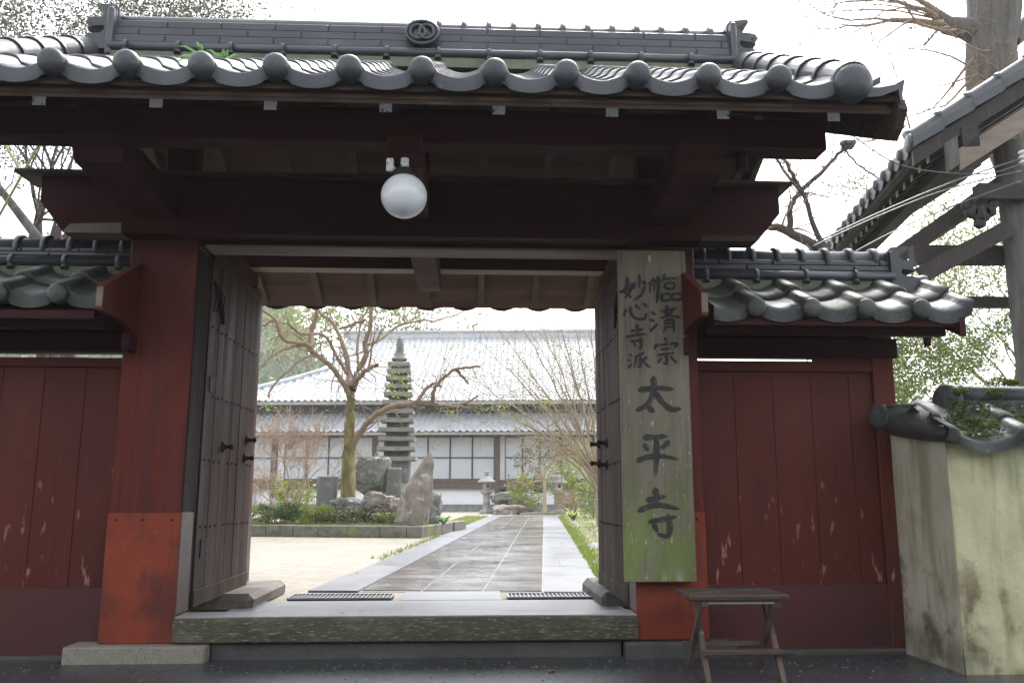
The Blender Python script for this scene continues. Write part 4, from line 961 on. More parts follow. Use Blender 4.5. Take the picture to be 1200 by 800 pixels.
# small lichened tree right of centre
q = atY(638, 602, 31); q.z = IZ
sh = thing('small_tree', 'small twiggy lichened tree between the two stone lanterns', 'tree', q)
t = MB(); rnd = random.Random(31); tips = []
t.tube([q, q+Vector((.02,0,.7)), q+Vector((0,0,1.3))], [.09,.065,.05], 8, False)
for k in range(6):
    a = k*1.05; grow(t, q+Vector((0,0,1.2)), (math.cos(a)*.9-.35, math.sin(a)*.8, .8), .62, .04, 5, rnd, .75, .05, .74, 2, tips, 5, .2, minr=.010)
t.build('stem', M['barkpale'], sh)
t = MB()
for p_ in tips[::2]: leaf(t, p_, .09, rnd)
t.build('leaves', M['leafO'], sh)

# shrubs
def bush(name, lb, px_, py_, Y, w, h, mat, n=900, size=.07, dep=None, zb=IZ, stem=M['barkmid'], seed=1, grp=None):
    q = atY(px_, py_, Y); q.z = zb; rnd = random.Random(seed); b = thing(name, lb, 'shrub', q, 0, grp); dep = dep or w
    t = MB()
    for k in range(6): t.tube([q, q+Vector((rnd.uniform(-.3,.3)*w, rnd.uniform(-.3,.3)*dep, h*.5)), q+Vector((rnd.uniform(-.45,.45)*w, rnd.uniform(-.4,.4)*dep, h*.85))], [.015,.01,.005], 4, False)
    t.build('stems', stem, b); t = MB()
    cl = [(Vector((rnd.uniform(-.42,.42)*w, rnd.uniform(-.42,.42)*dep, h*rnd.uniform(.18,.85))), rnd.uniform(.10,.24)) for _ in range(22)]
    for i in range(n):
        c, r0 = rnd.choice(cl); d = Vector((rnd.gauss(0,1),rnd.gauss(0,1),rnd.gauss(0,1))).normalized()*r0*rnd.uniform(.5,1.1)
        p_ = q+c+Vector((d.x*w, d.y*dep, d.z*h)); p_.z = max(p_.z, zb+.01); leaf(t, p_, size*rnd.uniform(.6,1.3), rnd)
    t.build('leaves', mat, b); return b
bush('garden_shrub', 'rounded dark green shrub at the left end of the planting bed', 330, 600, 16.3, .75, .45, M['leafA'], 1600, .05, zb=.42, seed=2)
bush('garden_shrub', 'bright green leafy shrub behind the pale bare shrub', 342, 595, 18.2, .9, .95, M['leafY'], 900, .07, zb=.4, seed=3)
bush('garden_shrub', 'low yellow-green hedge plant in the middle of the planting bed', 385, 600, 16.4, 1.5, .38, M['grass'], 2600, .045, dep=.7, zb=.42, seed=4)
bush('garden_shrub', 'low olive hedge plant right of the broad-leaved plants', 432, 602, 16.2, 1.5, .34, M['leafO'], 2400, .045, dep=.6, zb=.42, seed=5)
bush('garden_shrub', 'low green clipped shrub at the foot of the tall pointed rock', 463, 604, 16.0, .8, .30, M['leafB'], 1300, .045, dep=.5, zb=.42, seed=6)
bush('garden_shrub', 'yellow-green bush left of the small twiggy tree', 620, 602, 32.2, 1.5, 1.55, M['leafY'], 1500, .11, zb=IZ, seed=7)
bush('garden_shrub', 'tall yellow bush behind the right stone lantern', 675, 603, 33.5, 2.0, 2.9, M['leafY'], 2400, .13, zb=IZ, seed=8)
bush('garden_shrub', 'russet red dry bush right of the right stone lantern', 668, 606, 29, .9, 1.0, M['leafR'], 900, .07, zb=IZ, seed=9)
bush('garden_shrub', 'pale green leafy bush beside the multi-stem trunk', 695, 603, 27, 1.5, 1.9, M['leafB'], 1600, .10, zb=IZ, seed=10)
bush('garden_shrub', 'dark green low bush behind the stone basin', 606, 600, 33.5, 1.1, .9, M['leafA'], 1100, .10, zb=IZ, seed=13)
bush('garden_shrub', 'low mounded green shrub behind the dark rounded one', 318, 596, 17.0, 1.1, .42, M['leafB'], 2000, .05, zb=.42, seed=14)
bush('garden_shrub', 'low green shrub between the stele and the mossy trunk', 405, 597, 17.2, 1.6, .36, M['leafG'], 2600, .05, dep=.6, zb=.42, seed=15)
bush('garden_shrub', 'low green shrub under the grey boulder', 448, 597, 16.9, 1.3, .30, M['leafG'], 2200, .05, dep=.6, zb=.42, seed=16)
bush('garden_shrub', 'pale grassy shrub at the foot of the pale bare shrub', 362, 598, 16.9, 1.0, .40, M['grass'], 2000, .05, dep=.6, zb=.42, seed=17)
# broad-leaved plants and strap-leaved clump
def rosette(px_, py_, Y, zb, n, L_, w, mat, lb, name='broad_leaved_plant', seed=1, cat='plant', hang=.5):
    rnd = random.Random(seed); q = atY(px_, py_, Y); 
    if zb is not None: q.z = zb
    t = MB()
    for i in range(n):
        a = rnd.uniform(0,6.28); d = Vector((math.cos(a), math.sin(a), 0)); s_ = Vector((-d.y, d.x, 0))*w*.5; l_ = L_*rnd.uniform(.7,1.2); h_ = l_*rnd.uniform(.5,1.0)
        pts = [q, q+d*l_*.35+Vector((0,0,h_*.7)), q+d*l_*.8+Vector((0,0,h_)), q+d*l_*1.15+Vector((0,0,h_*(1-hang*.5)))]
        ws = [.25, 1, .85, .05]
        vs = []
        for p_, k in zip(pts, ws): vs += [p_-s_*k, p_+s_*k]
        t.add(vs, [(0,1,3,2),(2,3,5,4),(4,5,7,6)], 0, True)
    return solo(t, name, mat, lb, cat, q)
rosette(392,592,16.5,.5,16,.16,.11,M['leafbig'],'broad-leaved pale green plant left of the mossy trunk',seed=3)
rosette(430,588,16.8,.55,18,.18,.12,M['leafbig'],'broad-leaved pale green plant right of the mossy trunk',seed=4)
rosette(520,604,15.9,.45,12,.16,.09,M['leafbig'],'small green leafy plant at the right end of the planting bed',seed=5)
rosette(672,612,24,IZ,60,.32,.03,M['leafY'],'bright strap-leaved clump at the right edge of the path','strap_leaved_plant',seed=6)
# fern on the gate roof
rnd = random.Random(8)
def fern(px_, py_, Y, n, L_, lb, lean):
    q = atY(px_, py_, Y); t = MB()
    for i in range(n):
        a = rnd.uniform(-1,1)*.9+lean; d = Vector((math.sin(a), rnd.uniform(-.35,.0), math.cos(a)*.75)); s_ = Vector((d.z, 0, -d.x)).normalized()*.006; l_ = L_*rnd.uniform(.6,1.15)
        pts = [q, q+d*l_*.4, q+d*l_*.8+Vector((0,0,-.008)), q+d*l_*1.1+Vector((0,0,-.035))]; vs = []
        for p_, k in zip(pts, (.6,1,.9,.1)): vs += [p_-s_*k, p_+s_*k]
        t.add(vs, [(0,1,3,2),(2,3,5,4),(4,5,7,6)])
    solo(t, 'roof_fern', M['leafbig'], lb, 'plant', q)
fern(262, 72, 3.95, 12, .10, 'bright green fern tuft growing between the roof tiles, right of two', .0)
fern(238, 68, 4.0, 9, .12, 'bright green fern fronds leaning left on the roof tiles, left of two', -.9)

# ------------------------------------------------------------------ planting bed
kp = [Vector((-9.0,17.0,0)), Vector((-.86,15.02,0)), Vector((-.12,18.4,0)), Vector((-8.2,20.6,0))]
g = MB(); g.add([(p.x,p.y,.38) for p in kp], [(0,1,2,3)]); struct(g, 'planting_bed_soil', M['soil'])
kb = thing('stone_kerb', 'rough stone kerb round the planting bed', 'kerb', (-.86,15.02,IZ))
def kerbrun(a, b):
    d = (b-a); L_ = d.length; d.normalize(); nrm = Vector((-d.y, d.x, 0)); s_ = 0
    while s_ < L_-.1:
        l_ = min(random.uniform(.42,.6), L_-s_); t = MB(); p0 = a+d*s_; p1 = a+d*(s_+l_-.012); o = random.uniform(-.012,.012); top = .45+random.uniform(-.006,.006); vs = []
        for z, e in ((IZ-.02,0),(top-.015,0),(top,.015)):
            for (p_, n0) in ((p0+d*e, .0+e), (p1-d*e, .0+e), (p1-d*e, .20), (p0+d*e, .20)): vs.append(p_+nrm*(n0+o)+Vector((0,0,z)))
        t.add(vs, [(8,9,10,11)]+[(k*4+i, k*4+(i+1) % 4, (k+1)*4+(i+1) % 4, (k+1)*4+i) for k in range(2) for i in range(4)]); t.build('kerb_stone', M['kerb'], kb); s_ += l_
kerbrun(kp[0], kp[1]); kerbrun(kp[1], kp[2])
pts = []
for i in range(4200):
    f = random.random(); a = kp[0].lerp(kp[1], .35+.63*f); pts.append(Vector((a.x, a.y, .39))+Vector((.1,.32+abs(random.gauss(0,.5)),0)))
tufts('grass', M['grass'], pts, .09, .016, 'green grass and moss on the planting bed')
pts = []
for i in range(260): f = random.random(); a = kp[0].lerp(kp[1], .3+.7*f); pts.append(Vector((a.x, a.y-.03, IZ)))
tufts('grass', M['grass'], pts, .05, .014, 'thin weeds along the foot of the kerb')

# rocks, steles, pagoda
def rockthing(name, lb, px_, py_, Y, size, mat, seed, zc=None, rz=0, rough=.3):
    q = atY(px_, py_, Y); 
    if zc is not None: q.z = zc
    t = MB(); t.rock(q, size, seed, 26, max(rough,.2), rotz=rz); return solo(t, name, mat, lb, 'rock', (q.x,q.y,q.z-size[2]))
# tall pointed rock
q = atY(488, 612, 15.75); t = MB(); k0 = len(t.v)
sec = [(0,.54,.0),(.15,.60,.0),(.4,.58,.02),(.7,.50,.07),(.95,.38,.15),(1.15,.24,.22),(1.28,.15,.25),(1.36,.06,.28)]
nn = 20; 
for i, (h, w, ox) in enumerate(sec):
    for k in range(nn):
        a = 2*math.pi*k/nn; c_, s_ = math.cos(a), math.sin(a); rr = w*.5*(abs(c_)**2.6+abs(s_)**2.6)**(-1/2.6)
        d = 1+.30*noise.noise(Vector((c_*1.5, s_*1.5, h*3.4)))+.22*noise.noise(Vector((c_*4, s_*4, h*7)))
        t.v.append(Vector((q.x-.06+ox+c_*rr*d, q.y+s_*rr*.55*d, .36+h)))
for i in range(len(sec)-1):
    for k in range(nn): t.f.append([i*nn+k, i*nn+(k+1) % nn, (i+1)*nn+(k+1) % nn, (i+1)*nn+k]); t.m.append(0); t.sm.append(False)
t.f.append([(len(sec)-1)*nn+k for k in range(nn)]); t.m.append(0); t.sm.append(False)
solo(t, 'standing_rock', M['rockA'], 'tall pointed lichened rock at the right end of the planting bed', 'rock', (q.x,q.y,.36))
rockthing('boulder', 'large grey rounded boulder behind the mossy trunk', 437, 556, 17.8, (.37,.3,.40), M['rockB'], 22, rough=.13)
rockthing('boulder', 'low pale rock in front of the grey boulder', 443, 588, 16.6, (.30,.2,.18), M['rockA'], 3)
rockthing('boulder', 'low pale rock at the foot of the mossy trunk', 417, 592, 16.5, (.22,.2,.13), M['rockB'], 4)
rockthing('boulder', 'small dark rock beside the tall pointed rock', 467, 596, 16.1, (.13,.12,.17), M['rockA'], 5)
rockthing('boulder', 'narrow upright rock right of the tall pointed rock', 509, 600, 16.3, (.12,.12,.30), M['rockB'], 6)
rockthing('boulder', 'pale flat rock behind the tall pointed rock', 507, 590, 17.2, (.2,.2,.2), M['rockA'], 16)
rockthing('boulder', 'small stone lying left of the stele', 398, 590, 16.7, (.15,.13,.1), M['rockB'], 26)
for (px_, w, y0_, Y, lb, sd) in ((384, .37, 557, 17.2, 'square grey-green stone stele left of the mossy trunk', 1), (462, .30, 548, 17.6, 'narrow upright grey stone stele in front of the pagoda', 2)):
    q = atY(px_, y0_, Y); t = MB(); t.box((q.x-w/2, q.y-.1, .35),(q.x+w/2, q.y+.12, q.z), .03, jit=.012); solo(t, 'stone_stele', M['stele'], lb, 'stone stele', (q.x,q.y,.35))
# pagoda
Yp = 20.2
q = atY(465, 560, Yp); pg = thing('stone_pagoda', 'tall thirteen-tiered stone pagoda behind the planting bed', 'pagoda', (q.x, Yp, .3))
def frust(mb, x, y, z0, z1, w0, w1):
    vs = [(x+sx*w/2, y+sy*w/2, z) for z, w in ((z0,w0),(z1,w1)) for (sx,sy) in ((-1,-1),(1,-1),(1,1),(-1,1))]
    mb.add(vs, [(3,2,1,0),(4,5,6,7),(0,1,5,4),(1,2,6,5),(2,3,7,6),(3,0,4,7)])
def zz_(py): return atY(465, py, Yp).z
rows = [540, 528.5, 517, 506.5, 495.5, 485, 474.5, 465, 455.5, 446.5, 438, 430]
for i, py in enumerate(rows):
    w = .92-.036*i; z = zz_(py); zn = zz_(rows[i+1]) if i < len(rows)-1 else z+.18
    t = MB(); n_ = 8; hw = w/2
    # slightly upturned roof slab
    for sgn in (1,):
        vs = []
        for (zz0, k) in ((z-.01, .97), (z+.065, 1.0), (z+.105, .62)):
            for (ax, ay) in [(-1,-1),(-.5,-1),(0,-1),(.5,-1),(1,-1),(1,-.5),(1,0),(1,.5),(1,1),(.5,1),(0,1),(-.5,1),(-1,1),(-1,.5),(-1,0),(-1,-.5)]:
                lift = .03*max(0, abs(ax)+abs(ay)-1)**2 if zz0 < z+.09 else 0; vs.append((q.x+ax*hw*k, Yp+ay*hw*k, zz0+lift))
        t.add(vs, [list(range(16))[::-1], list(range(32,48))]+[(r*16+k2, r*16+(k2+1) % 16, (r+1)*16+(k2+1) % 16, (r+1)*16+k2) for r in range(2) for k2 in range(16)])
    t.build('tier_roof', M['lantern'], pg)
    t = MB(); t.box((q.x-w*.30, Yp-w*.30, z+.10),(q.x+w*.30, Yp+w*.30, zn+.002), .006); t.build('tier_body', M['stonedark'], pg)
t = MB(); t.box((q.x-.30,Yp-.30,zz_(566)),(q.x+.30,Yp+.30,zz_(540)),.01); t.build('shaft', M['stele'], pg)
t = MB(); t.box((q.x-.5,Yp-.5,.2),(q.x+.5,Yp+.5,zz_(585)),.02); frust(t, q.x, Yp, zz_(585), zz_(566), .86, .7); t.build('plinth', M['lantern'], pg)
z0 = zz_(430)+.17; z1 = zz_(395); pr = [(.19,z0),(.19,z0+.05),(.12,z0+.07),(.15,z0+.14)]
zk = z0+.14; k = 0
while zk < z1-.04: rr = .115-.045*k/9; pr += [(rr*.6,zk),(rr,zk+.01),(rr,zk+.035),(rr*.6,zk+.045)]; zk += .055; k += 1
pr += [(.05,z1-.03),(.03,z1),(.001,z1+.05)]
t = MB(); t.lathe((q.x,Yp,0),(0,0,1),pr,14); t.build('finial', M['lantern'], pg)
# lanterns
def lantern(px_, Y, ybase, ytop, lb, pale, sd):
    q = atY(px_, ybase, Y); H = atY(px_, ytop, Y).z-IZ; ln = thing('stone_lantern', lb, 'stone lantern', (q.x, Y, IZ), 0, 'stone lanterns at the end of the path'); x, y = q.x, Y
    def z(f): return IZ+f*H
    t = MB(); t.lathe((x,y,0),(0,0,1),[(.0005,z(0)),(.30,z(0)),(.30,z(.06)),(.22,z(.09)),(.17,z(.10))],6,smooth=False); t.build('base', M['lantern'], ln)
    t = MB(); t.lathe((x,y,0),(0,0,1),[(.15,z(.09)),(.135,z(.12)),(.13,z(.25)),(.145,z(.26)),(.145,z(.28)),(.13,z(.29)),(.135,z(.42)),(.15,z(.44))],14); t.build('shaft', M['lantern'], ln)
    t = MB(); t.lathe((x,y,0),(0,0,1),[(.14,z(.43)),(.27,z(.49)),(.28,z(.53)),(.2,z(.545)),(.0005,z(.545))],6,smooth=False); t.build('platform', M['lantern'], ln)
    t = MB(); t.lathe((x,y,0),(0,0,1),[(.17,z(.545)),(.175,z(.60)),(.17,z(.71))],6,smooth=False); fb = t.build('fire_box', M['lanternpale'] if pale else M['lantern'], ln)
    t = MB(); t.box((x+.0,y-.175,z(.60)),(x+.09,y-.14,z(.67))); t.build('opening', M['dark'], fb)
    t = MB(); t.lathe((x,y,0),(0,0,1),[(.17,z(.71)),(.37,z(.715)),(.39,z(.75)),(.33,z(.77)),(.22,z(.83)),(.10,z(.87)),(.07,z(.88))] if not pale else [(.17,z(.71)),(.38,z(.70)),(.39,z(.73)),(.30,z(.78)),(.25,z(.86)),(.14,z(.90)),(.07,z(.91))],6,smooth=False); t.build('roof', M['lantern'], ln)
    t = MB(); t.lathe((x,y,0),(0,0,1),[(.06,z(.88)),(.10,z(.90)),(.06,z(.92)),(.09,z(.94)),(.10,z(.97)),(.05,z(.995)),(.0005,z(1.0))],12); t.build('finial', M['lantern'], ln)
lantern(570, 33, 601, 551, 'grey stone lantern left of the stone basin', False, 1)
lantern(654, 32, 602, 551, 'dark-roofed stone lantern with pale fire box right of the small tree', True, 2)
rockthing('rock', 'reddish flat rock lying before the stone basin at the path end', 596, 597, 31.5, (.62,.4,.24), M['rockA'], 7, zc=.36)
rockthing('rock', 'grey rock right of the reddish flat rock', 612, 599, 31.8, (.4,.3,.22), M['rockB'], 8, zc=.34)
q = atY(593, 584, 33); t = MB(); t.rock(q, (.58,.35,.26), 9, 18, .22); 
rb = solo(t, 'stone_basin', M['rockB'], 'big pale rock basin with a dark hollow behind the path end', 'stone basin', (q.x,q.y,q.z-.26))
t = MB(); t.rock((q.x+.05,q.y-.30,q.z-.12), (.3,.09,.12), 10, 12, .3); h_ = t.build('hollow', M['dark']); h_.parent = rb; h_.location = -Vector(rb.location)
q = atZ(631, 603, IZ); t = MB(); t.box((q.x-.7,q.y-.3,IZ-.05),(q.x+.6,q.y+.3,IZ+.09),.03,jit=.02); solo(t, 'step_stone', M['kerb'], 'flat long step stone before the small tree', 'step stone', (q.x,q.y,IZ))
# dark rock beside right door + stepping slabs
q = atZ(704, 645, IZ); t = MB(); t.rock((q.x+.18,q.y+.1,IZ+.2), (.16,.15,.36), 13, 16, .3); solo(t, 'dark_rock', M['stonedark'], 'dark wet upright rock beside the right door', 'rock', (q.x+.18,q.y+.1,IZ))
for i, (px_, py_, w, d) in enumerate(((692,640,.8,1.1),(695,662,.7,.7),(690,612,1.4,1.2))):
    q = atZ(px_, py_, IZ); t = MB(); t.box((q.x-w/2,q.y-d/2,IZ-.03),(q.x+w/2+.5,q.y+d/2,IZ+.022),.02,jit=.015); solo(t, 'paving_stone', M['slabedge'], ['flat grey paving stone beside the path next to the dark rock','flat grey paving stone nearest the right door','flat paving stone farthest along the right side of the path'][i], 'paving stone', (q.x,q.y,IZ))
# fallen leaves
for i, (px_, py_) in enumerate(((544,690),(564,669),(553,658),(430,658),(418,671),(626,782),(646,786))):
    z = IZ+.02 if py_ < 700 else GZ+.003; q = atZ(px_, py_, z); a = random.uniform(0,6); s_ = .035; t = MB(); d = Vector((math.cos(a), math.sin(a), 0))*s_; e = Vector((-math.sin(a), math.cos(a), 0))*s_*.55
    t.add([q-d, q-e*.9+Vector((0,0,.006)), q+d+Vector((0,0,.004)), q+e+Vector((0,0,.007))], [(0,1,2,3)])
    solo(t, 'fallen_leaf', M['leaforange'], ['orange fallen leaf on the wet path just beyond the drain grates','small fallen leaf on the path slabs, right of the two middle ones','small fallen leaf on the path slabs, farthest away','brown fallen leaf on the gravel near the path edge, farther one','brown fallen leaf on the gravel near the path edge, nearer one','fallen leaf on the dark asphalt before the sill, left one','fallen leaf on the dark asphalt before the sill, right one'][i], 'leaf', q, 'fallen leaves')

# ------------------------------------------------------------------ temple hall
HR = -PA
hc = P(-6.0, 38.5, IZ)
hl = thing('temple_hall', 'long white-walled temple hall with tiled roofs beyond the courtyard', 'temple hall', hc, HR)
def H(u, v, z): return P(u, 38.5+v, z)
def hbox(mb, u0, u1, v0, v1, z0, z1, mi=0):
    vs = [H(u,v,z) for z in (z0,z1) for (u,v) in ((u0,v0),(u1,v0),(u1,v1),(u0,v1))]
    mb.add(vs, [(0,3,2,1),(4,5,6,7),(0,1,5,4),(1,2,6,5),(2,3,7,6),(3,0,4,7)], mi)
def zy(py, v=0): return atY(560, py, 38.5+v).z
UL, UR = -14.5, 6.5
z_floor, z_eave = zy(562), zy(506.5, -1.2)
t = MB(); hbox(t, UL, UR, .06, .3, IZ, z_eave+.6); t.build('wall', M['hallwhite'], hl)
t = MB(); hbox(t, UL, UR, -1.4, .06, IZ, zy(594,-1.4)); hbox(t, UL, UR, -1.0, .06, zy(594,-1.4)+.003, zy(591,-1.0)); t.build('stone_base', M['stonedark2'] if 'stonedark2' in M else M['rockB'], hl)
t = MB(); hbox(t, UL, UR, -.16, .055, z_floor-.40, z_floor-.16); hbox(t, UL, UR, -.10, .055, z_floor-.15, z_floor); t.build('floor_beam', M['hallwood'], hl)
t = MB(); hbox(t, UL, UR, -.10, .055, zy(511), zy(504)+.3); t.build('head_beam', M['hallwood'], hl)
# posts and sliding screens
def up(px_): # u coordinate of a pixel column on the hall face
    d = ray(px_, 540); o = Vector((0,0,CZ)); # intersect with plane v=38.5
    nrm = Vector((math.sin(PA), math.cos(PA), 0)); tt = 38.5/(d.dot(nrm)); p_ = o+d*tt
    return p_.x*math.cos(PA)-p_.y*math.sin(PA)
posts_px = [240, 322, 440, 583, 657, 760]
for px_ in posts_px:
    u = up(px_); t = MB(); hbox(t, u-.11, u+.11, -.13, .055, IZ+.3, zy(504)+.2); t.build('post', M['hallwood'], hl)
edges = [(240,322,3),(330,440,4),(446,583,5),(588,657,3),(662,760,3)]
for (a, b, n) in edges:
    u0, u1 = up(a)+.14, up(b)-.13; w = (u1-u0)/n
    for i in range(n):
        t = MB(); x0, x1 = u0+i*w, u0+(i+1)*w; f = .035; zb, zt = z_floor+.003, zy(511)-.003; zm = zy(536)
        hbox(t, x0, x0+f, -.04, .05, zb, zt); hbox(t, x1-f, x1, -.04, .05, zb, zt); hbox(t, x0+f, x1-f, -.04, .05, zb, zb+.05); hbox(t, x0+f, x1-f, -.04, .05, zt-.04, zt); hbox(t, x0+f, x1-f, -.045, .05, zm-.03, zm+.03)
        wi = t.build('window', M['frameblack'], hl)
        t = MB(); hbox(t, x0+f, x1-f, .0, .03, zb+.05, zm-.03); hbox(t, x0+f, x1-f, .0, .03, zm+.03, zt-.04); t.build('pane', M['shoji'], wi)
for (a, b) in ((586,596),(600,607),(611,618),(626,640)):
    t = MB(); hbox(t, up(a), up(b), .02, .0595, zy(577), zy(571)); t.build('vent_opening', M['dark'], hl)
# roofs: corrugated slopes
def slope(mb, u0, u1, u0t, u1t, v0, z0, v1, z1, nr, pitch=.30, amp=.045, thick=.12):
    nu = int((u1-u0)/pitch*6); rows = []
    for r in range(nr+1):
        f = r/nr; fz = f*(.82+.18*f)
        for o in ((.0 if r == 0 else -.0), .035) if r < nr else (0,):
            rr = []
            for i in range(nu+1):
                u = u0+(u1-u0)*i/nu; a0 = u0+(u0t-u0)*f; a1 = u1+(u1t-u1)*f; uc = min(max(u, a0), a1)
                ph = ((u-u0)/pitch) % 1; hh = amp*max(0, math.sin(ph*2*math.pi))**.7*1.2 if ph < .5 else -amp*.35*math.sin((ph-.5)*2*math.pi)
                ff = (r+(0 if o == 0 or r == 0 else 0))/nr
                rr.append(H(uc, v0+(v1-v0)*f, z0+(z1-z0)*fz+hh+o))
            rows.append(rr)
    m_ = nu+1
    mb.add([q for rr in rows for q in rr], [(k*m_+i, k*m_+i+1, (k+1)*m_+i+1, (k+1)*m_+i) for k in range(len(rows)-1) for i in range(nu)], 0, False)
z1e = zy(505, -1.3); z1t = zy(483, .7)
t = MB(); slope(t, UL, UR, UL, UR, -1.3, z1e, .8, z1t, 8); lr = t.build('lower_roof', M['hallroof'], hl)
t = MB(); hbox(t, UL, UR, -1.28, -1.18, z1e-.14, z1e-.03); t.build('gutter', M['lantern'], lr)
t = MB(); hbox(t, UL, UR, -1.18, .06, z1e-.03, z1e+.02); t.build('soffit', M['hallwood'], lr)
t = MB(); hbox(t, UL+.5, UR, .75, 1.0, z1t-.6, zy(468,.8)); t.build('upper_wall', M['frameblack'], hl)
z2e = zy(469, -.3); z2t = zy(394, 8)
ul = up(225)
tab = [(469,238),(456,300),(445,345),(434,382),(420,393),(405,402),(388,412),(300,430)]
def ubound(v, z):
    # left edge of the hip-and-gable slope: the roof outline at this height
    w = H(0, v, z); dv = Vector((math.sin(PA), math.cos(PA), 0)); y_ = None
    fwd = Vector((-math.sin(YAW)*math.cos(PITCH), math.cos(YAW)*math.cos(PITCH), math.sin(PITCH))); rt = Vector((math.cos(YAW), math.sin(YAW), 0)); upv = rt.cross(fwd)
    q = H(-8, v, z)-Vector((0,0,CZ)); y_ = 400-F*q.dot(upv)/q.dot(fwd)
    for (ya, xa), (yb, xb) in zip(tab, tab[1:]):
        if ya >= y_ >= yb: px_ = xa+(xb-xa)*(ya-y_)/(ya-yb); break
    else: px_ = tab[0][1] if y_ > 469 else 412
    d = ray(px_, y_); tt = (38.5+v)/d.dot(dv); p_ = d*tt
    return p_.x*math.cos(PA)-p_.y*math.sin(PA)
def slope2(mb, u1, v0, z0, v1, z1, nr, pitch=.30, amp=.045):
    nu = int((u1-ul)/pitch*6); rows = []
    for r in range(nr+1):
        f = r/nr; fz = f*(.82+.18*f); v = v0+(v1-v0)*f; z = z0+(z1-z0)*fz; ub = max(ul, ubound(v, z))
        for o in ((0, .035) if r < nr else (0,)):
            rr = []
            for i in range(nu+1):
                u = ul+(u1-ul)*i/nu; uc = max(u, ub); ph = ((u-ul)/pitch) % 1
                hh = amp*max(0, math.sin(ph*2*math.pi))**.7*1.2 if ph < .5 else -amp*.35*math.sin((ph-.5)*2*math.pi)
                rr.append(H(uc, v, z+(hh if u > ub else 0)+o))
            rows.append(rr)
    m_ = nu+1
    mb.add([q for rr in rows for q in rr], [(k*m_+i, k*m_+i+1, (k+1)*m_+i+1, (k+1)*m_+i) for k in range(len(rows)-1) for i in range(nu)], 0, False)
t = MB(); slope2(t, UR, -.4, z2e, 8, z2t, 24); ur = t.build('upper_roof', M['hallroof'], hl)
t = MB(); hbox(t, ul, UR, -.38, -.28, z2e-.16, z2e-.02); t.build('gutter', M['lantern'], ur)
t = MB(); hbox(t, ul+.2, UR, -.28, .9, z2e-.05, z2e+.0); t.build('soffit', M['hallwood'], ur)
ut = ubound(8, z2t)
t = MB(); hbox(t, ut-.2, UR, 7.8, 8.2, z2t-.1, z2t+.22); hbox(t, ut-.35, UR, 7.7, 8.3, z2t+.223, z2t+.27); hbox(t, ut-.35, UR, 7.9, 8.1, z2t+.27, z2t+.38); t.build('ridge', M['hallroof'], ur)
P3 = []
for i in range(17):
    f = i/16; v = -.4+8.4*f; z = z2e+(z2t-z2e)*f*(.82+.18*f); P3.append(H(max(ul, ubound(v, z)), v, z+.08))
t = MB(); t.tube(P3, .13, 8); t.build('hip_ridge', M['hallroof'], ur)
t = MB(); q = H(up(384), 2.7, zy(447, 2.7)); t.ball(q, .22, 8, squash=(1.1,.5,.7)); t.build('roof_ornament', M['lantern'], ur)

# scooter at left, beyond the bed
q = atY(313, 592, 27); q.z = IZ
sc = thing('motor_scooter', 'silver-blue motor scooter parked in front of the hall', 'scooter', q, 0)
t = MB()
for dx in (-.55,.6): t.tube([(q.x+dx+.21*math.cos(a/10*math.pi), q.y, IZ+.25+.21*math.sin(a/10*math.pi)) for a in range(21)], .05, 8, False)
t.build('wheel', M['rubber'], sc)
t = MB(); t.prism([(q.x-.62,IZ+.35),(q.x-.55,IZ+.5),(q.x-.42,IZ+.95),(q.x-.32,IZ+.98),(q.x-.30,IZ+.45),(q.x+.05,IZ+.36),(q.x+.15,IZ+.62),(q.x+.75,IZ+.75),(q.x+.85,IZ+.62),(q.x+.6,IZ+.35),(q.x+.2,IZ+.22),(q.x-.35,IZ+.22)], 'y', q.y-.16, q.y+.16); t.build('body', M['scooterw'], sc)
t = MB(); t.box((q.x+.08,q.y-.13,IZ+.70),(q.x+.72,q.y+.13,IZ+.80),.04); t.build('seat', M['rubber'], sc)
t = MB(); t.tube([(q.x-.4,q.y-.3,IZ+1.03),(q.x-.38,q.y,IZ+1.0),(q.x-.4,q.y+.3,IZ+1.03)], .02, 6); t.build('handlebar', M['rubber'], sc)

# ------------------------------------------------------------------ trees round the gate
def leafy(name, lb, base, H_, r0, seed, mat, bark, nleaf, size, sp, depth=5, spread=.6, up=.15, tr_h=.35, L0=None, grp=None, lean=(0,0,1), bias=Vector((0,0,0))):
    rnd = random.Random(seed); b = Vector(base); o = thing(name, lb, 'tree', b, 0, grp); t = MB(); tips = []
    lean = Vector(lean).normalized(); top = b+lean*H_*tr_h
    t.tube([b, b.lerp(top,.5)+Vector((rnd.gauss(0,.05),0,0)), top], [r0*1.25, r0*.95, r0*.8], 12, False)
    for k in range(5):
        a = k*1.26+rnd.uniform(-.3,.3); grow(t, b.lerp(top, rnd.uniform(.7,1)), Vector((math.cos(a)*.9, math.sin(a)*.9, .75))+lean*.5, (L0 or H_*.22), r0*.5, depth, rnd, spread, up, .76, 2, tips, 7, .13, bias)
    t.build('trunk', bark, o); t = MB()
    if nleaf:
        per = max(1, int(nleaf/max(1,len(tips)))); sel = tips if len(tips)*per <= nleaf*1.3 else rnd.sample(tips, nleaf)
        crown_leaves(t, sel, per, sp, size, rnd); t.build('crown', mat, o)
    return o
leafy('broadleaf_tree', 'olive-leaved tree rising behind the left end of the gate roof', (-5.4,11.0,IZ), 7.5, .16, 41, M['leafD'], M['barkdark'], 62000, .038, .12, 6)
leafy('broadleaf_tree', 'olive-leaved tree at the far left, farther behind the wall', (-8.2,14.0,IZ), 9.5, .2, 42, M['leafD'], M['barkdark'], 80000, .05, .15, 6)
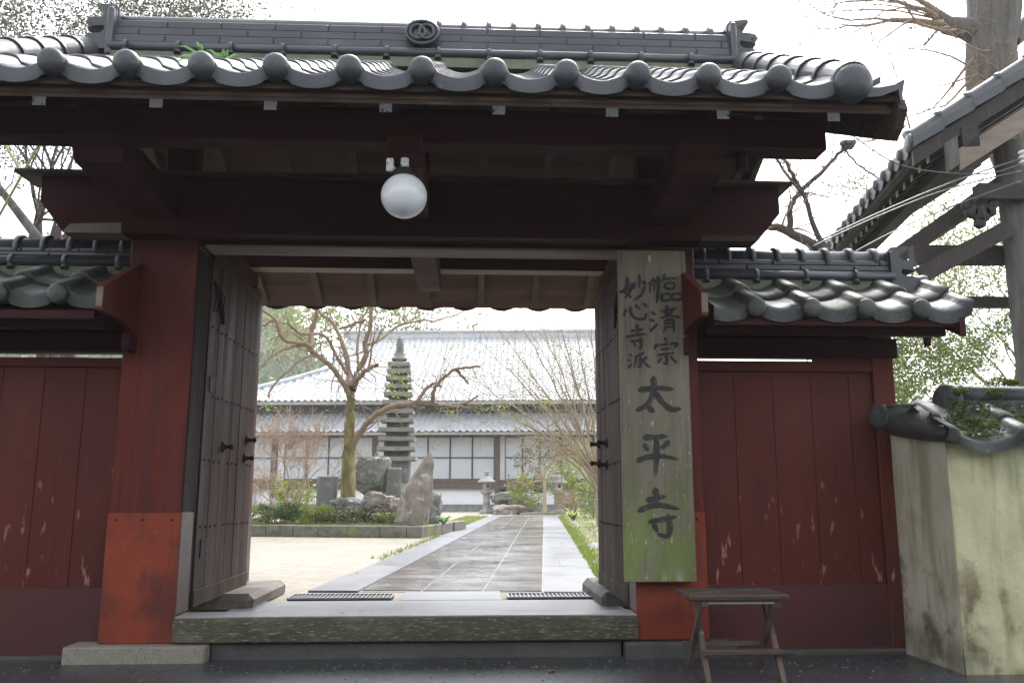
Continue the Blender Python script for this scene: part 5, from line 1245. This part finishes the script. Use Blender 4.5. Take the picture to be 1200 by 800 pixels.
leafy('broadleaf_tree', 'tall green tree rising behind the hall roof', P(-10.5,52,IZ), 15, .3, 43, M['leafB'], M['barkmid'], 7000, .28, .45, 6)
leafy('broadleaf_tree', 'bushy green tree between the right side wall and the pavilion post', (6.2,11.5,IZ), 3.8, .06, 44, M['leafG'], M['barkmid'], 20000, .045, .10, 6, tr_h=.2)
leafy('broadleaf_tree', 'dense green tree low behind the plaster wall', (4.7,9.4,IZ), 2.5, .045, 45, M['leafG'], M['barkmid'], 26000, .045, .13, 5, tr_h=.15)
leafy('broadleaf_tree', 'pale green tree behind the pavilion', (10.5,16,IZ), 6.2, .12, 46, M['leafB'], M['barkmid'], 16000, .075, .2, 6)
b = atY(1010, 470, 10.5); b.z = IZ
bt = thing('bare_tree', 'dark bare tree with thick crooked limbs between the gate roof and the pavilion', 'tree', b)
t = MB(); t2 = MB(); rnd = random.Random(51)
def limb(pts, w0, w1, Y=10.5, tw_=True):
    P3 = [atY(p[0], p[1], Y+(p[2] if len(p) > 2 else 0)) for p in pts]; out = []; n = len(P3)
    for i in range(n-1):
        for k in range(5):
            u = k/5; a = P3[max(i-1,0)]; bb = P3[i]; c = P3[i+1]; d = P3[min(i+2,n-1)]
            out.append(.5*((2*bb)+(c-a)*u+(2*a-5*bb+4*c-d)*u*u+(-a+3*bb-3*c+d)*u**3)+Vector((rnd.gauss(0,1),rnd.gauss(0,1),rnd.gauss(0,1)))*.006)
    out.append(P3[-1]); m_ = len(out); rs = [(w0+(w1-w0)*i/(m_-1))*.5*Y/1000*1.05 for i in range(m_)]
    t.tube(out, rs, 8, False)
    if tw_:
        for i in range(2, m_):
            if rnd.random() < .75: grow(t2, out[i], Vector((rnd.gauss(0,1), rnd.gauss(0,.6), rnd.gauss(.4,1))), rnd.uniform(.2,.6), max(.004, rs[i]*.35), 3, rnd, .6, .05, .78, 1, None, 4, .2, minr=.0028)
t.tube([b, Vector((b.x-.05,b.y,1.4)), atY(985,320,10.5), atY(960,290,10.5)], [.10,.085,.07,.055], 10, False)
limb([(975,300),(935,277),(905,265),(870,262)], 13, 7)
limb([(968,292),(952,262),(944,232),(928,205),(915,180)], 7, 4)
limb([(925,272),(926,245),(938,225),(965,200),(985,178),(998,172)], 8, 3)
limb([(990,176),(1010,196),(1045,215),(1100,222)], 2.5, 1.5)
limb([(938,225),(915,195),(900,165),(895,150)], 4, 2)
limb([(905,265),(880,240),(862,225)], 4, 2)
for (x_, y_) in ((993,170),): cl_ = MB(); cl_.rock(atY(x_, y_, 10.5), (.09,.07,.07), 5, 10, .35)
t.build('trunk', M['barkdark'], bt); cl_.build('twig_clump', M['barkdark'], bt); t2.build('twigs', M['barkmid'], bt)
t = MB()
for i in range(260):
    q = atY(rnd.gauss(1000,14), rnd.gauss(215,12), 10.6+rnd.gauss(0,.2)); leaf(t, q, .05, rnd)
t.build('leaves', M['leafB'], bt)
# bamboo canes at left
for i, (a, b, lb) in enumerate((((-6,262,7.0),(48,165,6.6),'yellow-green bamboo cane leaning right at the left edge, longer one'), ((10,176,7.4),(24,200,7.2),'thin bamboo cane at the left edge, shorter one'))):
    A, B = atY(*a), atY(*b); d = (B-A); A2 = A-d*.6; A2.z = A2.z; B2 = B+d*.25; t = MB(); n = 24; pts = []; rs = []
    for k in range(n+1): pts += [A2.lerp(B2, k/n), A2.lerp(B2, min(1,(k+.03)/n)), A2.lerp(B2, min(1,(k+.06)/n))]; rs += [.011,.014,.011]
    t.tube(pts, rs, 7); solo(t, 'bamboo_cane', M['bamboo'], lb, 'bamboo', A2)
A, B = atY(-4,216,8.5), atY(36,268,8.3); t = MB(); t.tube([A+(A-B)*1.0, A, B, B+(B-A)*.8, Vector((B.x+.9,B.y,IZ))], [.02,.035,.045,.05,.08], 8); solo(t, 'leaning_trunk', M['barkgrey'], 'grey leaning tree limb at the left edge above the small roof', 'tree limb', (B.x+.9,B.y,IZ))
# old ginkgo trunk at top right
def gk(px_, py_, dy=0): return atY(px_, py_, 14.5+dy)
b = gk(1165, 120); b.z = IZ
gt = thing('old_tree', 'huge grey furrowed old tree trunk rising above the pavilion roof', 'tree', b)
t = MB(); P3 = [Vector((b.x+1.9,b.y,IZ)), Vector((b.x+1.5,b.y,3.5)), gk(1180,150), gk(1163,110), gk(1160,60), gk(1165,20), gk(1166,-40), gk(1170,-160)]
rs = [.66,.54,.47,.44,.42,.46,.50,.40]; 
nn = 28
vs = []
Pr = []
for i in range(len(P3)-1):
    for k in range(5): Pr.append((P3[i].lerp(P3[i+1], k/5), rs[i]+(rs[i+1]-rs[i])*k/5))
for (p_, r0) in Pr:
    for k in range(nn):
        a = 2*math.pi*k/nn; d = 1+.12*noise.noise(Vector((math.cos(a)*1.6, math.sin(a)*1.6, p_.z*.5)))+.05*math.sin(a*9+noise.noise(p_)*3); vs.append(p_+Vector((math.cos(a)*r0*d, math.sin(a)*r0*d, 0)))
t.add(vs, [(i*nn+k, i*nn+(k+1) % nn, (i+1)*nn+(k+1) % nn, (i+1)*nn+k) for i in range(len(Pr)-1) for k in range(nn)], 0, True)
t.tube([gk(1150,40), gk(1130,33), gk(1110,30), gk(1102,22), gk(1095,14)], [.26,.20,.17,.13,.09], 12, False)
t.tube([gk(1185,45), gk(1198,38), gk(1215,10)], [.2,.16,.12], 10, False)
rnd = random.Random(77)
t.build('trunk', M['barkgrey'], gt)
t = MB()
for (px_, py_, dx, dz, L_, r0) in ((1105,28,-1.2,.1,1.0,.07),(1100,15,-1,.7,.9,.06),(1112,32,-1,-.35,.8,.03),(1140,70,-1,-.5,.9,.03),(1145,85,-.9,-.9,.8,.03),(1150,95,-.6,-.6,.7,.03),(1120,36,-.8,.0,1.2,.04),(1175,90,.2,-.6,.6,.03),(1098,20,-1,.35,1.3,.05),(1140,90,-1.2,-.1,.6,.02),(1160,60,-1,.2,.6,.02)):
    grow(t, gk(px_,py_,-.35), (dx, rnd.uniform(-.4,.2), dz), L_, r0, 4, rnd, .42, .02, .8, 2, None, 5, .14, Vector((-.1,0,-.05)), .006)
for (x0_,y0_,x1_,y1_) in ((1092,14,945,6),(1096,22,930,22),(1100,26,985,45),(1140,80,1040,60),(1075,190,1042,62),(1110,30,1000,8),(1060,150,1000,100)):
    a_, b_ = gk(x0_,y0_,-.3), gk(x1_,y1_,-.5); mid = a_.lerp(b_,.5)+Vector((0,0,.18)); pts_ = [a_, a_.lerp(mid,.5)+Vector((0,0,.06)), mid, mid.lerp(b_,.5)+Vector((0,0,.05)), b_]; t.tube(pts_, [.022,.018,.014,.010,.005], 5, False)
    for q_ in pts_[1:4]: grow(t, q_, (b_-a_).normalized()+Vector((0,0,rnd.uniform(-.5,.5))), .5, .008, 3, rnd, .5, 0, .8, 1, None, 4, .15, minr=.004)
for i in range(26):   # epicormic twigs round the trunk
    grow(t, gk(rnd.uniform(1140,1190), rnd.uniform(55,115), -.45), (rnd.gauss(-.3,.8), -.3, rnd.gauss(0,.6)), .35, .012, 3, rnd, .6, -.05, .8, 1, None, 4, .25, minr=.005)
t.build('branches', M['barkmid'], gt)

# wooded hill far behind
g = MB(); n = 60; vs = []
for j in range(14):
    for i in range(n+1):
        x = -190+380*i/n; f = j/13; base = 60+f*90; rise = (44*math.exp(-((x+52)/27)**2)+15*math.exp(-((x-120)/60)**2)+3)*min(1, f*1.25)
        vs.append((x, base+20, IZ-1+rise*(1+.12*noise.noise(Vector((x*.03, f*3, 1))))+1.8*noise.noise(Vector((x*.25, f*9, 2)))))
g.add(vs, [(j*(n+1)+i, j*(n+1)+i+1, (j+1)*(n+1)+i+1, (j+1)*(n+1)+i) for j in range(13) for i in range(n)], 0, True)
struct(g, 'hills', M['hill'])
rnd = random.Random(99); t = MB()
for i in range(26000):
    x = rnd.uniform(-110, 10); f = rnd.uniform(.05, 1); base = 60+f*90; rise = (44*math.exp(-((x+52)/27)**2)+15*math.exp(-((x-120)/60)**2)+3)*min(1, f*1.25)
    z = IZ-1+rise*(1+.12*noise.noise(Vector((x*.03, f*3, 1)))); c = Vector((x, base+20, z)); k = noise.noise(c*.12)
    leaf(t, c+Vector((0,0,rnd.uniform(0,3.2+2*k))), rnd.uniform(.7,1.6), rnd, .9)
tag(t.build('hillside_woods', M['leafA']), 'misty green woods covering the far hillside', None, None, 'stuff')

# haze: damp air
HZ = 0.0009
g = MB(); g.box((-205,-30,-1.4),(205,180,62)); hz = g.build('haze', None); hz.data.materials.clear(); tag(hz, kind='stuff')
hm = bpy.data.materials.new('haze'); hm.use_nodes = True; N = hm.node_tree.nodes; N.clear(); o = N.new('ShaderNodeOutputMaterial'); v = N.new('ShaderNodeVolumePrincipled'); v.inputs['Density'].default_value = HZ; v.inputs['Color'].default_value = (.93,.95,1,1); v.inputs['Anisotropy'].default_value = .2
hm.node_tree.links.new(v.outputs[0], o.inputs['Volume']); hz.data.materials.append(hm)

for o in bpy.data.objects:
    for k in ('_w', '_rz'):
        if k in o: del o[k]
